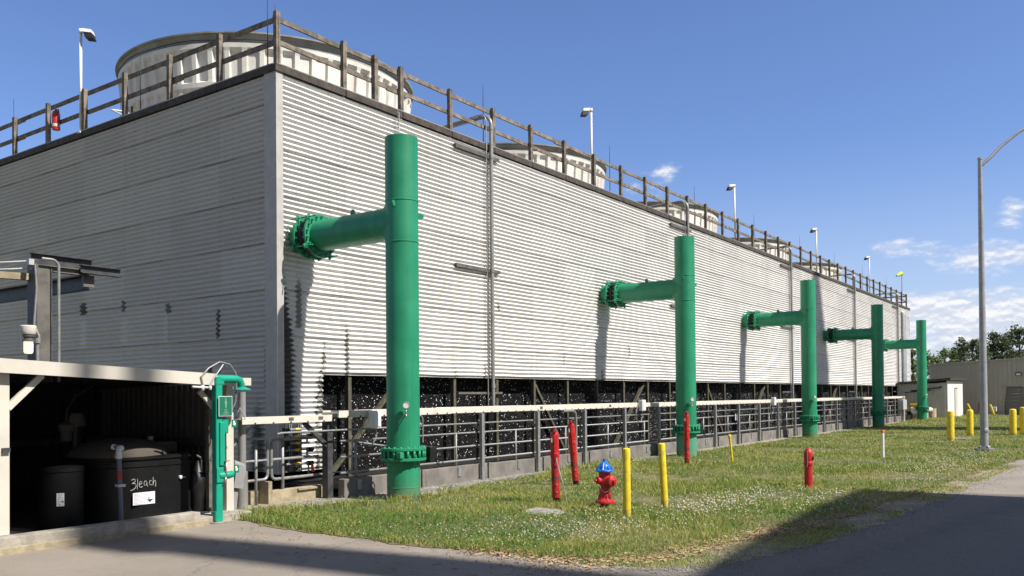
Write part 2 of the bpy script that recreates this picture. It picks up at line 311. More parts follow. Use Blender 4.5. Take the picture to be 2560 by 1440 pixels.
def leafmat(name, a, b_, c_, trans=.25, pscale=.55):
    m, q, b = newmat(name); g = q.n('ShaderNodeNewGeometry'); P = g.outputs['Position']; r = g.outputs['Random Per Island']
    n1 = q.noise(P, pscale, 4, .6)
    c = q.mix(q.step(q.m('ADD', n1, q.m('MULTIPLY', q.m('SUBTRACT', r, .5), .42)), .36, .64), a, b_)
    c = q.mix(q.step(r, .80, 1.0), c, c_)
    q.set(b.inputs['Base Color'], c); b.inputs['Roughness'].default_value = .6
    t = q.n('ShaderNodeBsdfTranslucent', i_Color=c); mx = q.n('ShaderNodeMixShader', i_0=trans)
    q.t.links.new(b.outputs[0], mx.inputs[1]); q.t.links.new(t.outputs[0], mx.inputs[2])
    o = [n for n in q.t.nodes if n.type == 'OUTPUT_MATERIAL'][0]; q.t.links.new(mx.outputs[0], o.inputs[0])
    return m
MT['grass'] = leafmat('grass_blades', (.150, .245, .032), (.40, .385, .105), (.56, .49, .21), .34, .7)
MT['clover'] = leafmat('clover_leaves', (.06, .15, .025), (.09, .19, .03), (.13, .20, .04), .25)
MT['flower'] = mat('white_clover_flower', (.55, .53, .42), .8, var=.1)
MT['pine'] = leafmat('pine_needles', (.060, .085, .040), (.11, .14, .060), (.18, .20, .09), .35)
MT['decid'] = leafmat('spring_leaves', (.12, .17, .065), (.19, .24, .09), (.27, .31, .14), .4)
MT['bark'] = mat('bark', (.09, .07, .05), .9, var=.3, scale=6)

def ribbed_mat(name, c, axis, pitch, depth=.02, dark=.75):
    m, q, b = newmat(name); P = q.n('ShaderNodeNewGeometry').outputs['Position']; s = q.sep(P)
    n1 = q.noise(P, .5, 4); cc = q.mix(n1, tuple(v*.9 for v in c), tuple(v*1.1 for v in c))
    q.set(b.inputs['Base Color'], cc); b.inputs['Roughness'].default_value = .55
    return m
MT['tan'] = ribbed_mat('tan_ribbed_metal', (.41, .385, .335), 'y', .3)
MT['shedgrey'] = mat('weathered_white_metal', (.45, .45, .44), .6, var=.12, scale=1.5, dirt=(.34, .32, .28), dirt_amt=.4)
MT['doorgrey'] = mat('grey_roller_door', (.17, .165, .165), .6, var=.1)
MT['roofbrown'] = mat('brown_roof_trim', (.055, .045, .038), .6)
# lit lamp globe
m = bpy.data.materials.new('lit_lamp_glass'); m.use_nodes = True
b = m.node_tree.nodes['Principled BSDF']; b.inputs['Base Color'].default_value = (.8, .72, .55, 1); b.inputs['Emission Color'].default_value = (1, .80, .48, 1); b.inputs['Emission Strength'].default_value = .75
MT['globe'] = m


# ------------------------------------------------------------------ mesh helpers
class MB:
    def __init__(s): s.v = []; s.f = []; s.sm = []
    def add(s, vs, fs, smooth=False):
        o = len(s.v); s.v += [tuple(p) for p in vs]; s.f += [tuple(i+o for i in f) for f in fs]; s.sm += [smooth]*len(fs); return s
    def box(s, a, b, bev=0.0):
        x0, y0, z0 = a; x1, y1, z1 = b
        if bev > 0:
            return s.hull_box(a, b, bev)
        vs = [(x0, y0, z0), (x1, y0, z0), (x1, y1, z0), (x0, y1, z0), (x0, y0, z1), (x1, y0, z1), (x1, y1, z1), (x0, y1, z1)]
        return s.add(vs, [(0, 3, 2, 1), (4, 5, 6, 7), (0, 1, 5, 4), (1, 2, 6, 5), (2, 3, 7, 6), (3, 0, 4, 7)])
    def hull_box(s, a, b, r):
        bm = bmesh.new(); bmesh.ops.create_cube(bm, size=1.0)
        for v in bm.verts: v.co = Vector([(a[i]+b[i])/2+v.co[i]*(b[i]-a[i]) for i in range(3)])
        bmesh.ops.bevel(bm, geom=bm.edges[:], offset=r, segments=2, affect='EDGES', profile=.5)
        bm.verts.index_update(); vs = [v.co[:] for v in bm.verts]; fs = [[v.index for v in f.verts] for f in bm.faces]; bm.free()
        return s.add(vs, fs, False)
    def bar(s, p, q_, wx, wz, upv=(0, 0, 1)):
        p = Vector(p); q_ = Vector(q_); d = (q_-p).normalized(); u = Vector(upv)
        if abs(d.dot(u)) > .98: u = Vector((1, 0, 0))
        side = d.cross(u).normalized(); u2 = side.cross(d).normalized()
        vs = []
        for c in (p, q_):
            for a, b in ((-1, -1), (1, -1), (1, 1), (-1, 1)): vs.append(c+side*(a*wx/2)+u2*(b*wz/2))
        return s.add(vs, [(0, 1, 2, 3), (7, 6, 5, 4), (0, 4, 5, 1), (1, 5, 6, 2), (2, 6, 7, 3), (3, 7, 4, 0)])
    def tube(s, pts, r, seg=12, caps=True, closed=False):
        pts = [Vector(p) for p in pts]; n = len(pts)
        rs = r if isinstance(r, (list, tuple)) else [r]*n
        vs = []; fs = []; prev = None
        for i, p in enumerate(pts):
            a = pts[i-1] if (i > 0 or closed) else p; b = pts[(i+1) % n] if (i < n-1 or closed) else p
            d = (b-a).normalized()
            if prev is None:
                u = Vector((0, 0, 1)) if abs(d.z) < .9 else Vector((1, 0, 0))
                u = (u-d*u.dot(d)).normalized()
            else: u = (prev-d*prev.dot(d)).normalized()
            prev = u; v = d.cross(u)
            for k in range(seg):
                t = 2*math.pi*k/seg; vs.append(p+(u*math.cos(t)+v*math.sin(t))*rs[i])
        rings = n if closed else n-1
        for i in range(rings):
            for k in range(seg):
                a = i*seg+k; b = i*seg+(k+1) % seg; j = ((i+1) % n)*seg
                fs.append((a, b, j+(k+1) % seg, j+k))
        s.add(vs, fs, True)
        if caps and not closed:
            s.add([vs[k] for k in range(seg)], [tuple(range(seg))[::-1]]); s.add([vs[(n-1)*seg+k] for k in range(seg)], [tuple(range(seg))])
        return s
    def lathe(s, prof, origin=(0, 0, 0), axis=(0, 0, 1), seg=24, smooth=True, arc=None):
        ax = Vector(axis).normalized(); u = Vector((1, 0, 0)) if abs(ax.x) < .9 else Vector((0, 1, 0))
        u = (u-ax*u.dot(ax)).normalized(); v = ax.cross(u); o = Vector(origin)
        vs = []; fs = []; n = len(prof)
        for r, h in prof:
            for k in range(seg):
                t = 2*math.pi*k/seg; vs.append(o+ax*h+(u*math.cos(t)+v*math.sin(t))*max(r, 1e-4))
        for i in range(n-1):
            for k in range(seg):
                fs.append((i*seg+k, i*seg+(k+1) % seg, (i+1)*seg+(k+1) % seg, (i+1)*seg+k))
        return s.add(vs, fs, smooth)

def loc_of(o):
    v = Vector((0, 0, 0))
    while o is not None: v += o.location; o = o.parent
    return v
def build(name, mb, m, parent=None, auto=35):
    me = bpy.data.meshes.new(name); off = loc_of(parent)
    me.from_pydata([(p[0]-off.x, p[1]-off.y, p[2]-off.z) for p in mb.v], [], mb.f)
    me.polygons.foreach_set('use_smooth', mb.sm); me.materials.append(MT[m] if isinstance(m, str) else m)
    bm = bmesh.new(); bm.from_mesh(me); bmesh.ops.remove_doubles(bm, verts=bm.verts, dist=1e-5); bmesh.ops.recalc_face_normals(bm, faces=bm.faces)
    lim = R(auto)
    for e in bm.edges:
        if len(e.link_faces) == 2 and e.calc_face_angle(0) > lim: e.smooth = False
    bm.to_mesh(me); bm.free(); me.update()
    o = bpy.data.objects.new(name, me); col.objects.link(o); o.parent = parent
    return o
def tag(o, label=None, cat=None, group=None, kind=None):
    if label: o['label'] = label
    if cat: o['category'] = cat
    if group: o['group'] = group
    if kind: o['kind'] = kind
    return o
def thing(name, loc, label, cat, group=None):
    o = bpy.data.objects.new(name, None); col.objects.link(o); o.location = loc; o.empty_display_size = .2
    return tag(o, label, cat, group)
def dup(root, delta, label=None):
    r = root.copy(); col.objects.link(r); r.location = root.location+Vector(delta)
    if label: r['label'] = label
    for ch in list(root.children):
        c = ch.copy(); col.objects.link(c); c.parent = r
        for g in list(ch.children):
            d = g.copy(); col.objects.link(d); d.parent = c
    return r
def rawmesh(name, verts, faces_flat, nper, m, smooth=False):
    me = bpy.data.meshes.new(name); nv = len(verts); nf = len(faces_flat)//nper
    me.vertices.add(nv); me.vertices.foreach_set('co', np.asarray(verts, dtype=np.float32).ravel())
    me.loops.add(nf*nper); me.loops.foreach_set('vertex_index', np.asarray(faces_flat, dtype=np.int32))
    me.polygons.add(nf); me.polygons.foreach_set('loop_start', np.arange(0, nf*nper, nper, dtype=np.int32))
    me.polygons.foreach_set('use_smooth', np.full(nf, smooth)); me.materials.append(MT[m]); me.update(); me.validate()
    o = bpy.data.objects.new(name, me); col.objects.link(o); return o
def arc(c, r, a0, a1, n, ux, uy):
    c = Vector(c); ux = Vector(ux); uy = Vector(uy)
    return [c+ux*(r*math.cos(a0+(a1-a0)*i/n))+uy*(r*math.sin(a0+(a1-a0)*i/n)) for i in range(n+1)]

# ------------------------------------------------------------------ setting: ground, road, lawn, gravel
def sheet(name, poly, z, m, kind='structure'):
    n = len(poly); mb = MB(); mb.add([(x, y, z) for x, y in poly]+[(x, y, z-.02) for x, y in poly], [tuple(range(n))]+([(i, (i+1) % n, n+(i+1) % n, n+i) for i in range(n)] if n > 6 else [])); o = build(name, mb, m); tag(o, kind=kind); return o
sheet('ground', [(-900, -900), (900, -900), (900, 900), (-900, 900)], -.014, 'lawn')
sheet('road', [(-60, -46), (63.9, -46), (63.9, -1.0), (-2.0, -1.0), (-60, -1.0)], -.008, 'asphalt')
LAWN = [(-2.62, -2.25), (-2.84, -3.81), (-2.92, -5.28), (-2.80, -6.7), (-2.66, -7.83), (-2.43, -8.43), (-2.0, -8.68), (-1.3, -8.84), (-.08, -9.11), (1.3, -9.44), (2.3, -9.61),
        (3.81, -9.66), (5.87, -9.87), (9.08, -10.05), (12, -10.3), (15.3, -10.67), (22, -11.4), (31, -12.3), (63.9, -16), (63.9, -.6), (49.5, -.6), (48.6, -2.05), (24.4, -2.30), (16, -2.2), (10, -2.25), (6.7, -2.15),
        (4.77, -2.2), (2.64, -2.45), (.95, -2.85), (0.1, -2.45), (-.84, -2.05), (-2.0, -1.72)]
def wob(poly, step=.25, amp=.09):
    o = []
    for i, (x, y) in enumerate(poly):
        x2, y2 = poly[(i+1) % len(poly)]; L = math.hypot(x2-x, y2-y); n = max(1, min(60, int(L/step)))
        for k in range(n):
            t = k/n; o.append((x+(x2-x)*t+random.uniform(-amp, amp), y+(y2-y)*t+random.uniform(-amp, amp)))
    return o
sheet('lawn', wob(LAWN), .000, 'lawn')
sheet('gravel', wob([(-2.6, -2.0), (-.9, -2.5), (.2, -3.1), (1.0, -3.3), (3, -2.8), (6, -2.6), (26, -2.6), (49, -2.4), (49, -1.0), (-2.4, -1.0)], .4, .05), -.004, 'gravel')
sheet('gravel', wob([(.72, -5.25), (.72, -5.70), (.45, -6.02), (.02, -5.92), (.08, -5.5), (.38, -5.28)], .2, .06), .006, 'gravel')
VERGE = [(-2.72, -6.6), (-2.86, -7.6), (-2.72, -8.5), (-2.5, -9.05), (-2.2, -9.36), (-.4, -9.84), (1.7, -10.10), (4.2, -10.25), (5.4, -10.42), (8.4, -10.50), (13, -10.75), (13, -10.2), (8, -9.8), (5.4, -9.65), (2.3, -9.25), (.6, -9.0), (-1.2, -8.45), (-1.9, -8.0), (-2.3, -7.2)]
sheet('verge', wob(VERGE, .12, .05), -.0045, 'verge')

def inside(px, py, poly):
    r = np.zeros(len(px), bool); n = len(poly); j = n-1
    for i in range(n):
        xi, yi = poly[i]; xj, yj = poly[j]
        c = ((yi > py) != (yj > py)) & (px < (xj-xi)*(py-yi)/(yj-yi+1e-12)+xi); r ^= c; j = i
    return r
def pnoise(x, y, s, seed):
    r = np.random.default_rng(seed); v = np.zeros_like(x)
    for k in range(7):
        a = r.uniform(0, 2*math.pi); f = s*r.uniform(.6, 1.9); v += np.sin(f*(x*math.cos(a)+y*math.sin(a))+r.uniform(0, 6.28))
    return v/3.0
def scatter(n, x0, x1, y0, y1, power):
    x = rng.uniform(x0, x1, n); y = rng.uniform(y0, y1, n); d = np.hypot(x-CX, y-CY)
    keep = rng.random(n) < np.minimum(1, (9.0/d)**power); x = x[keep]; y = y[keep]; d = d[keep]
    # only what the camera (or a step aside) can see
    a = np.arctan2(y-CY, x-CX)-YAW; k2 = np.abs(a) < .66
    return x[k2], y[k2], d[k2]
BARE = [(.55, -6.94, .22), (1.8, -6.94, .16), (1.32, -6.15, .15), (1.345, -5.235, .14), (.519, -2.65, .3), (12.31, -2.65, .3), (24.1, -2.65, .3), (35.9, -2.65, .3), (47.7, -2.65, .3), (5.67, -8.0, .1), (3.9, -4.05, .1), (18.26, -9.43, .3)]
def bare(x, y):
    k = np.ones(len(x), bool)
    for bx, by, br in BARE: k &= np.hypot(x-bx, y-by) > br
    k &= ~inside(x, y, [(.72, -5.25), (.72, -5.70), (.45, -6.02), (.02, -5.92), (.08, -5.5), (.38, -5.28)])
    return k
def blades(name, x, y, d, h, wd, m, lean=.5):
    n = len(x); a = rng.uniform(0, 2*math.pi, n); la = rng.uniform(0, 2*math.pi, n); ln = rng.uniform(.1, lean, n)*h
    wx = np.cos(a)*wd; wy = np.sin(a)*wd
    V = np.zeros((n, 5, 3)); z = np.zeros(n)
    V[:, 0] = np.stack([x-wx, y-wy, z], 1); V[:, 1] = np.stack([x+wx, y+wy, z], 1)
    mx = x+np.cos(la)*ln*.35; my = y+np.sin(la)*ln*.35
    V[:, 2] = np.stack([mx-wx*.75, my-wy*.75, h*.6], 1); V[:, 3] = np.stack([mx+wx*.75, my+wy*.75, h*.6], 1)
    V[:, 4] = np.stack([x+np.cos(la)*ln, y+np.sin(la)*ln, h], 1)
    b = (np.arange(n)*5)[:, None]
    F = np.concatenate([b+np.array([[0, 1, 3]]), b+np.array([[0, 3, 2]]), b+np.array([[2, 3, 4]])], 1).ravel()
    return rawmesh(name, V.reshape(-1, 3), F, 3, m)
x, y, d = scatter(3400000, -3.1, 62, -15.6, -1.6, 1.9)
k = inside(x, y, LAWN) & bare(x, y); x, y, d = x[k], y[k], d[k]
den = pnoise(x, y, 1.9, 3)+.5*pnoise(x, y, 6, 4)
strip = np.clip((-y-8.35-.11*np.maximum(x, 0)+.12*x*(x < 0))/.5, 0, 1)*(x < 9)           # thin grass by the road edge
k = (rng.random(len(x)) < np.clip(.62+.42*den, .16, 1)*(1-.72*strip)); x, y, d, den = x[k], y[k], d[k], den[k]
h = rng.uniform(.025, .068, len(x))*np.clip(1.0+.45*den, .45, 1.7)*np.where(rng.random(len(x)) < .012, 2.4, 1.0)
h *= np.where((x > 44) & (y > -6), 2.0, 1.0)
wd = .0030*np.clip(d/9.0, .8, 5)
tag(blades('grass', x, y, d, h, wd, 'grass', 1.1), kind='stuff')
x, y, d = scatter(420000, -3.1, 16, -11.2, -6.2, 1.6); k = inside(x, y, VERGE) & (rng.random(len(x)) < np.clip(.28+.5*pnoise(x, y, 3.1, 21), .02, .8)); x, y, d = x[k], y[k], d[k]
tag(blades('verge_grass', x, y, d, rng.uniform(.012, .045, len(x)), .0032*np.clip(d/9.0, .8, 5), 'grass', 1.6), kind='stuff')
# rank tufts along the curb, post feet and lawn corner
tx = []; ty = []
for cx_, cy_, n_, s_ in ((-2.2, -2.2, 700, .28), (-1.6, -2.4, 400, .3), (-.6, -2.6, 350, .3), (.25, -2.85, 260, .14), (.75, -3.0, 200, .12), (1.75, -2.55, 60, .12), (6.6, -1.98, 120, .3), (7.8, -1.98, 260, .45), (8.9, -2.0, 260, .4), (.75, -5.95, 130, .10),
                          (10.1, -2.0, 160, .4), (3.1, -7.3, 120, .14), (48.0, -3.0, 300, .4), (50.5, -3.3, 500, 1.2), (53, -4, 500, 1.2), (1.7, -4.9, 120, .2), (4.9, -6.9, 120, .2)):
    tx.append(rng.normal(cx_, s_, n_)); ty.append(rng.normal(cy_, s_*.6, n_))
tx = np.concatenate(tx); ty = np.concatenate(ty); td = np.hypot(tx-CX, ty-CY)
tag(blades('tall_grass', tx, ty, td, rng.uniform(.04, .15, len(tx)), .0042*np.clip(td/10, .8, 4), 'grass', 1.0), kind='stuff')
# clover leaves and flowers
x, y, d = scatter(520000, -3, 40, -12, -2, 1.6)
den = pnoise(x, y, 1.3, 11); k = inside(x, y, LAWN) & bare(x, y) & (den > .05-1.2*np.exp(-(((x+1.7)/1.3)**2+((y+4.4)/2.2)**2))) & (rng.random(len(x)) < .85); x, y, d, den = x[k], y[k], d[k], den[k]
near = np.exp(-(((x+.5)/2.3)**2+((y+7.4)/1.2)**2)); near = near+np.exp(-(((x+1.7)/1.3)**2+((y+4.4)/2.2)**2))+.6*np.exp(-(((x-.3)/1.2)**2+((y+3.2)/.5)**2)); k = rng.random(len(x)) < np.minimum(1, .22+.85*near); x, y, d = x[k], y[k], d[k]
n = len(x); r_ = .012*np.clip(d/9, .9, 2.5); z_ = rng.uniform(.03, .075, n); a = rng.uniform(0, 6.28, n); V = np.zeros((n, 4, 3))
for i in range(4):
    V[:, i] = np.stack([x+np.cos(a+i*1.571)*r_, y+np.sin(a+i*1.571)*r_, z_+rng.uniform(-.008, .008, n)], 1)
tag(rawmesh('clover', V.reshape(-1, 3), np.arange(n*4), 4, 'clover'), kind='stuff')
x, y, d = scatter(150000, -3, 40, -12, -2.2, 1.25)
den = pnoise(x, y, 1.25, 11)+.35*pnoise(x, y, 4, 12); k = inside(x, y, LAWN) & bare(x, y); x, y, d, den = x[k], y[k], d[k], den[k]
pz = np.exp(-(((x-2.6)/1.5)**2+((y+7.55)/.55)**2))*1.1+np.exp(-(((x+.9)/1.5)**2+((y+7.2)/.9)**2))*.55+np.exp(-(((x-12)/5)**2+((y+9.3)/.7)**2))*.55+np.exp(-(((x-3.8)/1.2)**2+((y+8.9)/.4)**2))*.5
k = rng.random(len(x)) < np.clip(-.02+.16*den+pz*1.3, 0.004, 1)*.62; x, y, d = x[k], y[k], d[k]
n = len(x); r_ = .0095*np.clip(d/9, .9, 1.5)*rng.uniform(.7, 1.15, n); z_ = rng.uniform(.045, .095, n)
oc = np.array([(1, 0, 0), (0, 1, 0), (-1, 0, 0), (0, -1, 0), (0, 0, 1), (0, 0, -1)], float); V = np.stack([x, y, z_], 1)[:, None, :]+oc[None]*r_[:, None, None]
of = np.array([(0, 1, 4), (1, 2, 4), (2, 3, 4), (3, 0, 4), (1, 0, 5), (2, 1, 5), (3, 2, 5), (0, 3, 5)]).ravel()
tag(rawmesh('clover_flowers', V.reshape(-1, 3), ((np.arange(n)*6)[:, None]+of[None]).ravel(), 3, 'flower', True), kind='stuff')
# dry leaves and straw along the road edge
edge = np.array(LAWN[3:15]); seg = rng.integers(0, len(edge)-1, 5200); seg = np.where(rng.random(5200) < .5, np.minimum(seg, 5), seg); t = rng.random(5200)
ex = edge[seg, 0]*(1-t)+edge[seg+1, 0]*t+rng.normal(.02, .13, 5200); ey = edge[seg, 1]*(1-t)+edge[seg+1, 1]*t+rng.normal(.03, .16, 5200)
ex[250:620] = rng.normal(-2.85, .28, 370); ey[250:620] = rng.normal(-8.0, .38, 370); ex[:250] = rng.uniform(-4.2, -2.7, 250); ey[:250] = rng.uniform(-8.6, -3, 250)
n = 5200; a = rng.uniform(0, 6.28, n); l_ = rng.uniform(.010, .035, n); w_ = rng.uniform(.003, .010, n); z0 = rng.uniform(.004, .022, n); z0[:620] = .0; V = np.zeros((n, 4, 3))
for i, (s1, s2) in enumerate(((-1, -1), (1, -1), (1, 1), (-1, 1))):
    V[:, i] = np.stack([ex+np.cos(a)*l_*s1-np.sin(a)*w_*s2, ey+np.sin(a)*l_*s1+np.cos(a)*w_*s2, z0+rng.uniform(0, .012, n)], 1)
tag(rawmesh('dry_leaves', V.reshape(-1, 3), np.arange(n*4), 4, 'leafdry'), kind='stuff')
# loose pale stones of the gravel strip
n = 3600; x = rng.uniform(.6, 12, n); y = rng.normal(-2.02, .17, n); x[:1500] = rng.uniform(.8, 4.5, 1500); x[:350] = rng.uniform(-2.2, .2, 350); y[:350] = rng.uniform(-2.0, -1.35, 350)
x[350:900] = rng.normal(.4, .14, 550); y[350:900] = rng.normal(-5.66, .14, 550)
k = (y < -1.42); x, y = x[k], y[k]
e2 = np.array(VERGE[:12]); sg_ = rng.integers(0, len(e2)-1, 2600); tt = rng.random(2600); gx_ = e2[sg_, 0]*(1-tt)+e2[sg_+1, 0]*tt+rng.normal(0, .16, 2600); gy_ = e2[sg_, 1]*(1-tt)+e2[sg_+1, 1]*tt+rng.normal(-.05, .16, 2600)
x = np.concatenate([x, gx_]); y = np.concatenate([y, gy_]); n = len(x)
r3 = rng.uniform(.008, .028, (n, 1, 3)); r3[:, :, 2] *= .6; r3[-2600:] *= .5; V = np.stack([x, y, np.full(n, .002)], 1)[:, None, :]+oc[None]*r3
tag(rawmesh('pebbles', V.reshape(-1, 3), ((np.arange(n)*6)[:, None]+of[None]).ravel(), 3, 'stone'), kind='stuff')

# ------------------------------------------------------------------ cooling tower
S = 11.79; BAY = S/7; L = 58.3; W = 18.6; HT = 7.96; ZB = 2.2; PITCH_C = .8725/9; AMP = .0235
tower = thing('cooling_tower', (0, 0, 0), 'long white corrugated metal cooling tower block with open black fill at its foot', 'cooling tower')
def corr_wall(kind, u0, u1, z0, z1, step=.421):
    # horizontal corrugations, sheets lapped every 0.87 m like clapboard
    zs = []; base = .30
    z = z0
    nseg = 8; dz = PITCH_C/nseg
    rows = []
    c0 = math.floor((z0-base)/.8725+1e-6)
    c = c0
    while base+c*.8725 < z1-1e-4:
        a = max(z0, base+c*.8725); b = min(z1, base+(c+1)*.8725); n = max(1, int(round((b-a)/dz)))
        for i in range(n+1):
            zz = a+(b-a)*i/n; ph = (zz-base)/PITCH_C
            tilt = .009*(1-(zz-(base+c*.8725))/.8725)
            rows.append((zz+(1e-4 if i == 0 else 0), AMP*math.sin(2*math.pi*ph)+tilt+AMP))
        c += 1
    nu = max(1, int((u1-u0)/step)); us = [u0+(u1-u0)*i/nu for i in range(nu+1)]
    jit = np.random.default_rng(5).normal(0, .0016, (len(us), len(rows)//36+2)); ua = np.array(us)
    vs = []; fs = []
    for j, (zz, dd) in enumerate(rows):
        for i, u in enumerate(us):
            d = dd+jit[i, j//36]; dz_ = .004*math.sin(u*1.9+c0)+.006*math.sin(u*.43+zz*.9)+.002*math.sin(u*4.1+zz*1.7)
            if j < 4 or j > len(rows)-5: dz_ *= .2
            vs.append((u, -d, zz+dz_) if kind == 'x' else (-d, u, zz+dz_))
    nu1 = len(us)
    for j in range(len(rows)-1):
        for i in range(nu): fs.append((j*nu1+i, j*nu1+i+1, (j+1)*nu1+i+1, (j+1)*nu1+i))
    return vs, fs
mb = MB(); v_, f_ = corr_wall('x', .10, L, ZB, HT-.13); mb.add(v_, f_, True); v_, f_ = corr_wall('x', .10, 1.07, .36, ZB-.0005, .25); mb.add(v_, f_, True)
build('long_wall', mb, 'corr_long', tower, 80)
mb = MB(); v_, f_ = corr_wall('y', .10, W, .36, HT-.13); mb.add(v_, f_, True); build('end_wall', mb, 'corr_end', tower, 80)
mb = MB(); mb.box((-.055, -.055, .34), (.105, -.030, HT-.13)); mb.box((-.055, -.0298, .34), (-.030, .29, HT-.13)); build('corner_trim', mb, mat('corner_flashing', (.42, .41, .395), .6, var=.1, dirt=(.35, .33, .3), dirt_amt=.4), tower)
mb = MB(); mb.box((L-.1, -.05, .34), (L+.03, .1, HT-.13)); mb.box((L, .1, .3), (L+.02, W, HT-.13)); mb.box((0.2, W, .3), (L, W+.03, HT-.13)); build('back_cladding', mb, 'corr_long', tower)
mb = MB(); mb.box((-.02, -.02, HT-.03), (L, W, HT)); build('roof_deck', mb, 'wood', tower)
mb = MB()
for k in range(35):
    a = k*BAY+.012; b = min(L, (k+1)*BAY-.012); mb.box((a if k else -.085, -.085, HT-.13), (b, -.035, HT-.002))
for k in range(11): mb.box((-.085, k*BAY+.012 if k else -.034, HT-.13), (-.035, (k+1)*BAY-.012, HT-.002))
build('eave_board', mb, 'eave', tower)
mb = MB(); mb.tube([(-.06, W, HT+.012), (-.06, .12, HT+.012), (-.05, .02, HT+.014), (.02, -.05, HT+.014), (.12, -.06, HT+.012), (L, -.06, HT+.012)], .020, 8); build('eave_capping', mb, 'galv_pipe', tower)
# wet fill, timber frame and dark interior behind the air inlet
mb = MB(); mb.add([(1.07, .32, .22), (L, .32, .22), (L, .32, ZB+.1), (1.07, .32, ZB+.1)], [(0, 1, 2, 3)]); mb.add([(1.07, .32, .22), (1.07, .32, ZB+.1), (1.07, -.01, ZB+.1), (1.07, -.01, .22)], [(0, 1, 2, 3)])
build('black_fill', mb, 'fill', tower)
mb = MB(); mb.box((1.07, -.012, ZB-.004), (L, .31, ZB+.05)); build('sill_beam', mb, 'eave', tower)
for k in range(35):
    xx = 1.84+k*1.684 if k else 1.84
    if xx > L-.2: break
    mb = MB(); mb.box((xx-.045, .02, .1), (xx+.045, .11, ZB-.006)); build('inlet_post', mb, 'wood_pale', tower)
for k in range(5):
    for (xa, za, xb, zb) in ((3.45, 2.15, 1.35, .15), (8.66, 2.15, 10.2, .25)):
        if k*S+xb > L: continue
        mb = MB(); mb.bar((k*S+xa, .15, za), (k*S+xb, .15, zb), .07, .10, (0, 1, 0)); build('diagonal_brace', mb, 'wood_pale', tower)
    mb = MB(); mb.bar((k*S+5.25, -.04, 1.83), (k*S+7.0, -.04, 1.83), .05, .05); build('inlet_rail', mb, 'greysteel', tower)

# basin: kerb of grey concrete and dark water
basin = thing('concrete_basin', (0, -1.6, 0), 'low grey concrete basin wall under the cooling tower with grass at its foot', 'basin')
mb = MB(); x0 = .02; i = 0
while x0 < 48.4:
    x1 = x0+2.13; top = .32+random.uniform(-.012, .012)
    mb.box((x0, -1.72, -.05), (x1-.05, -1.56, top), .012); mb.box((x1-.13, -1.76, -.05), (x1-.05, -1.7205, top+.015)); x0 = x1
mb.box((48.3, -1.55, -.05), (48.46, .1, .32)); build('kerb', mb, 'conc_curb', basin)
mb = MB(); mb.box((-1.16, -1.22, -.05), (.0, -1.08, .21), .01); mb.box((-2.4, -1.02, -.05), (-1.17, -.90, .21), .01); mb.box((-1.24, -1.26, -.05), (-1.165, -1.0, .37)); mb.box((-.6, -1.262, .17), (-.15, -1.222, .20)); build('low_kerb', mb, 'conc_yellow', basin)
mb = MB(); mb.add([(-.0, -1.6, .16), (48.3, -1.6, .16), (48.3, .3, .16), (0, .3, .16)], [(0, 1, 2, 3)]); tag(build('water', mb, 'water'), kind='structure')

# ------------------------------------------------------------------ timber railings on the roof edge
def railing(axis, n, label):
    t = thing('wooden_railing', (0, 0, HT), label, 'railing')
    P = (lambda u, d, z: (u, d, z)) if axis == 'x' else (lambda u, d, z: (d, u, z))
    for k in range(0 if axis == 'x' else 1, n):
        u = k*BAY; tilt = random.uniform(-.008, .008); mb = MB(); h = HT+.99+random.uniform(-.012, .015)
        a = P(u, -.02, HT-.02); b = P(u+tilt, -.02+tilt, h)
        for s_ in (-1, 1):       # twin planks with a slim gap
            o = .026*s_
            pa = Vector(a)+(Vector((o, 0, 0)) if axis == 'x' else Vector((0, o, 0))); pb = Vector(b)+(Vector((o, 0, 0)) if axis == 'x' else Vector((0, o, 0)))
            mb.bar(pa, pb, .044, .088, (0, 1, 0) if axis == 'x' else (1, 0, 0))
        build('post', mb, 'wood', t)
    if axis == 'x': build('post', MB().bar((2.57, -.02, HT-.02), (2.57, -.02, HT+.99), .10, .105, (0, 1, 0)), 'wood', t)
    end = (n-1)*BAY
    for zr, nm in ((.90, 'top_rail'), (.47, 'middle_rail')):
        mb = MB(); u = -.02; k = 0
        while u < end-.1:
            u2 = min(end, u+BAY*2); z1 = HT+zr+random.uniform(-.01, .01); z2 = HT+zr+random.uniform(-.01, .01)
            mb.bar(P(u, .055, z1), P(u2, .055, z2), .040, .092)
            if k % 2 == 0: mb.bar(P(u2-.35, .052, z2-.03), P(u2+.3, .052, z2-.034), .044, .085)     # lapped splice
            u = u2; k += 1
        build(nm, mb, 'wood', t)
    return t
railing('x', 35, 'long weathered brown timber railing on the roof edge above the sunlit wall')
railing('y', 12, 'shorter brown timber railing on the roof edge above the shaded end wall')
# cross railing at the far roof end
t = thing('wooden_railing', (L, 0, HT), 'dark timber cross railing at the far end of the tower roof', 'railing')
for k in range(1, 5): build('post', MB().bar((L-.2, k*BAY, HT), (L-.2, k*BAY, HT+.98), .09, .09), 'wood', t)
for z in (.9, .47): build('rail', MB().bar((L-.2, .1, HT+z), (L-.2, 8, HT+z), .04, .09), 'wood', t)

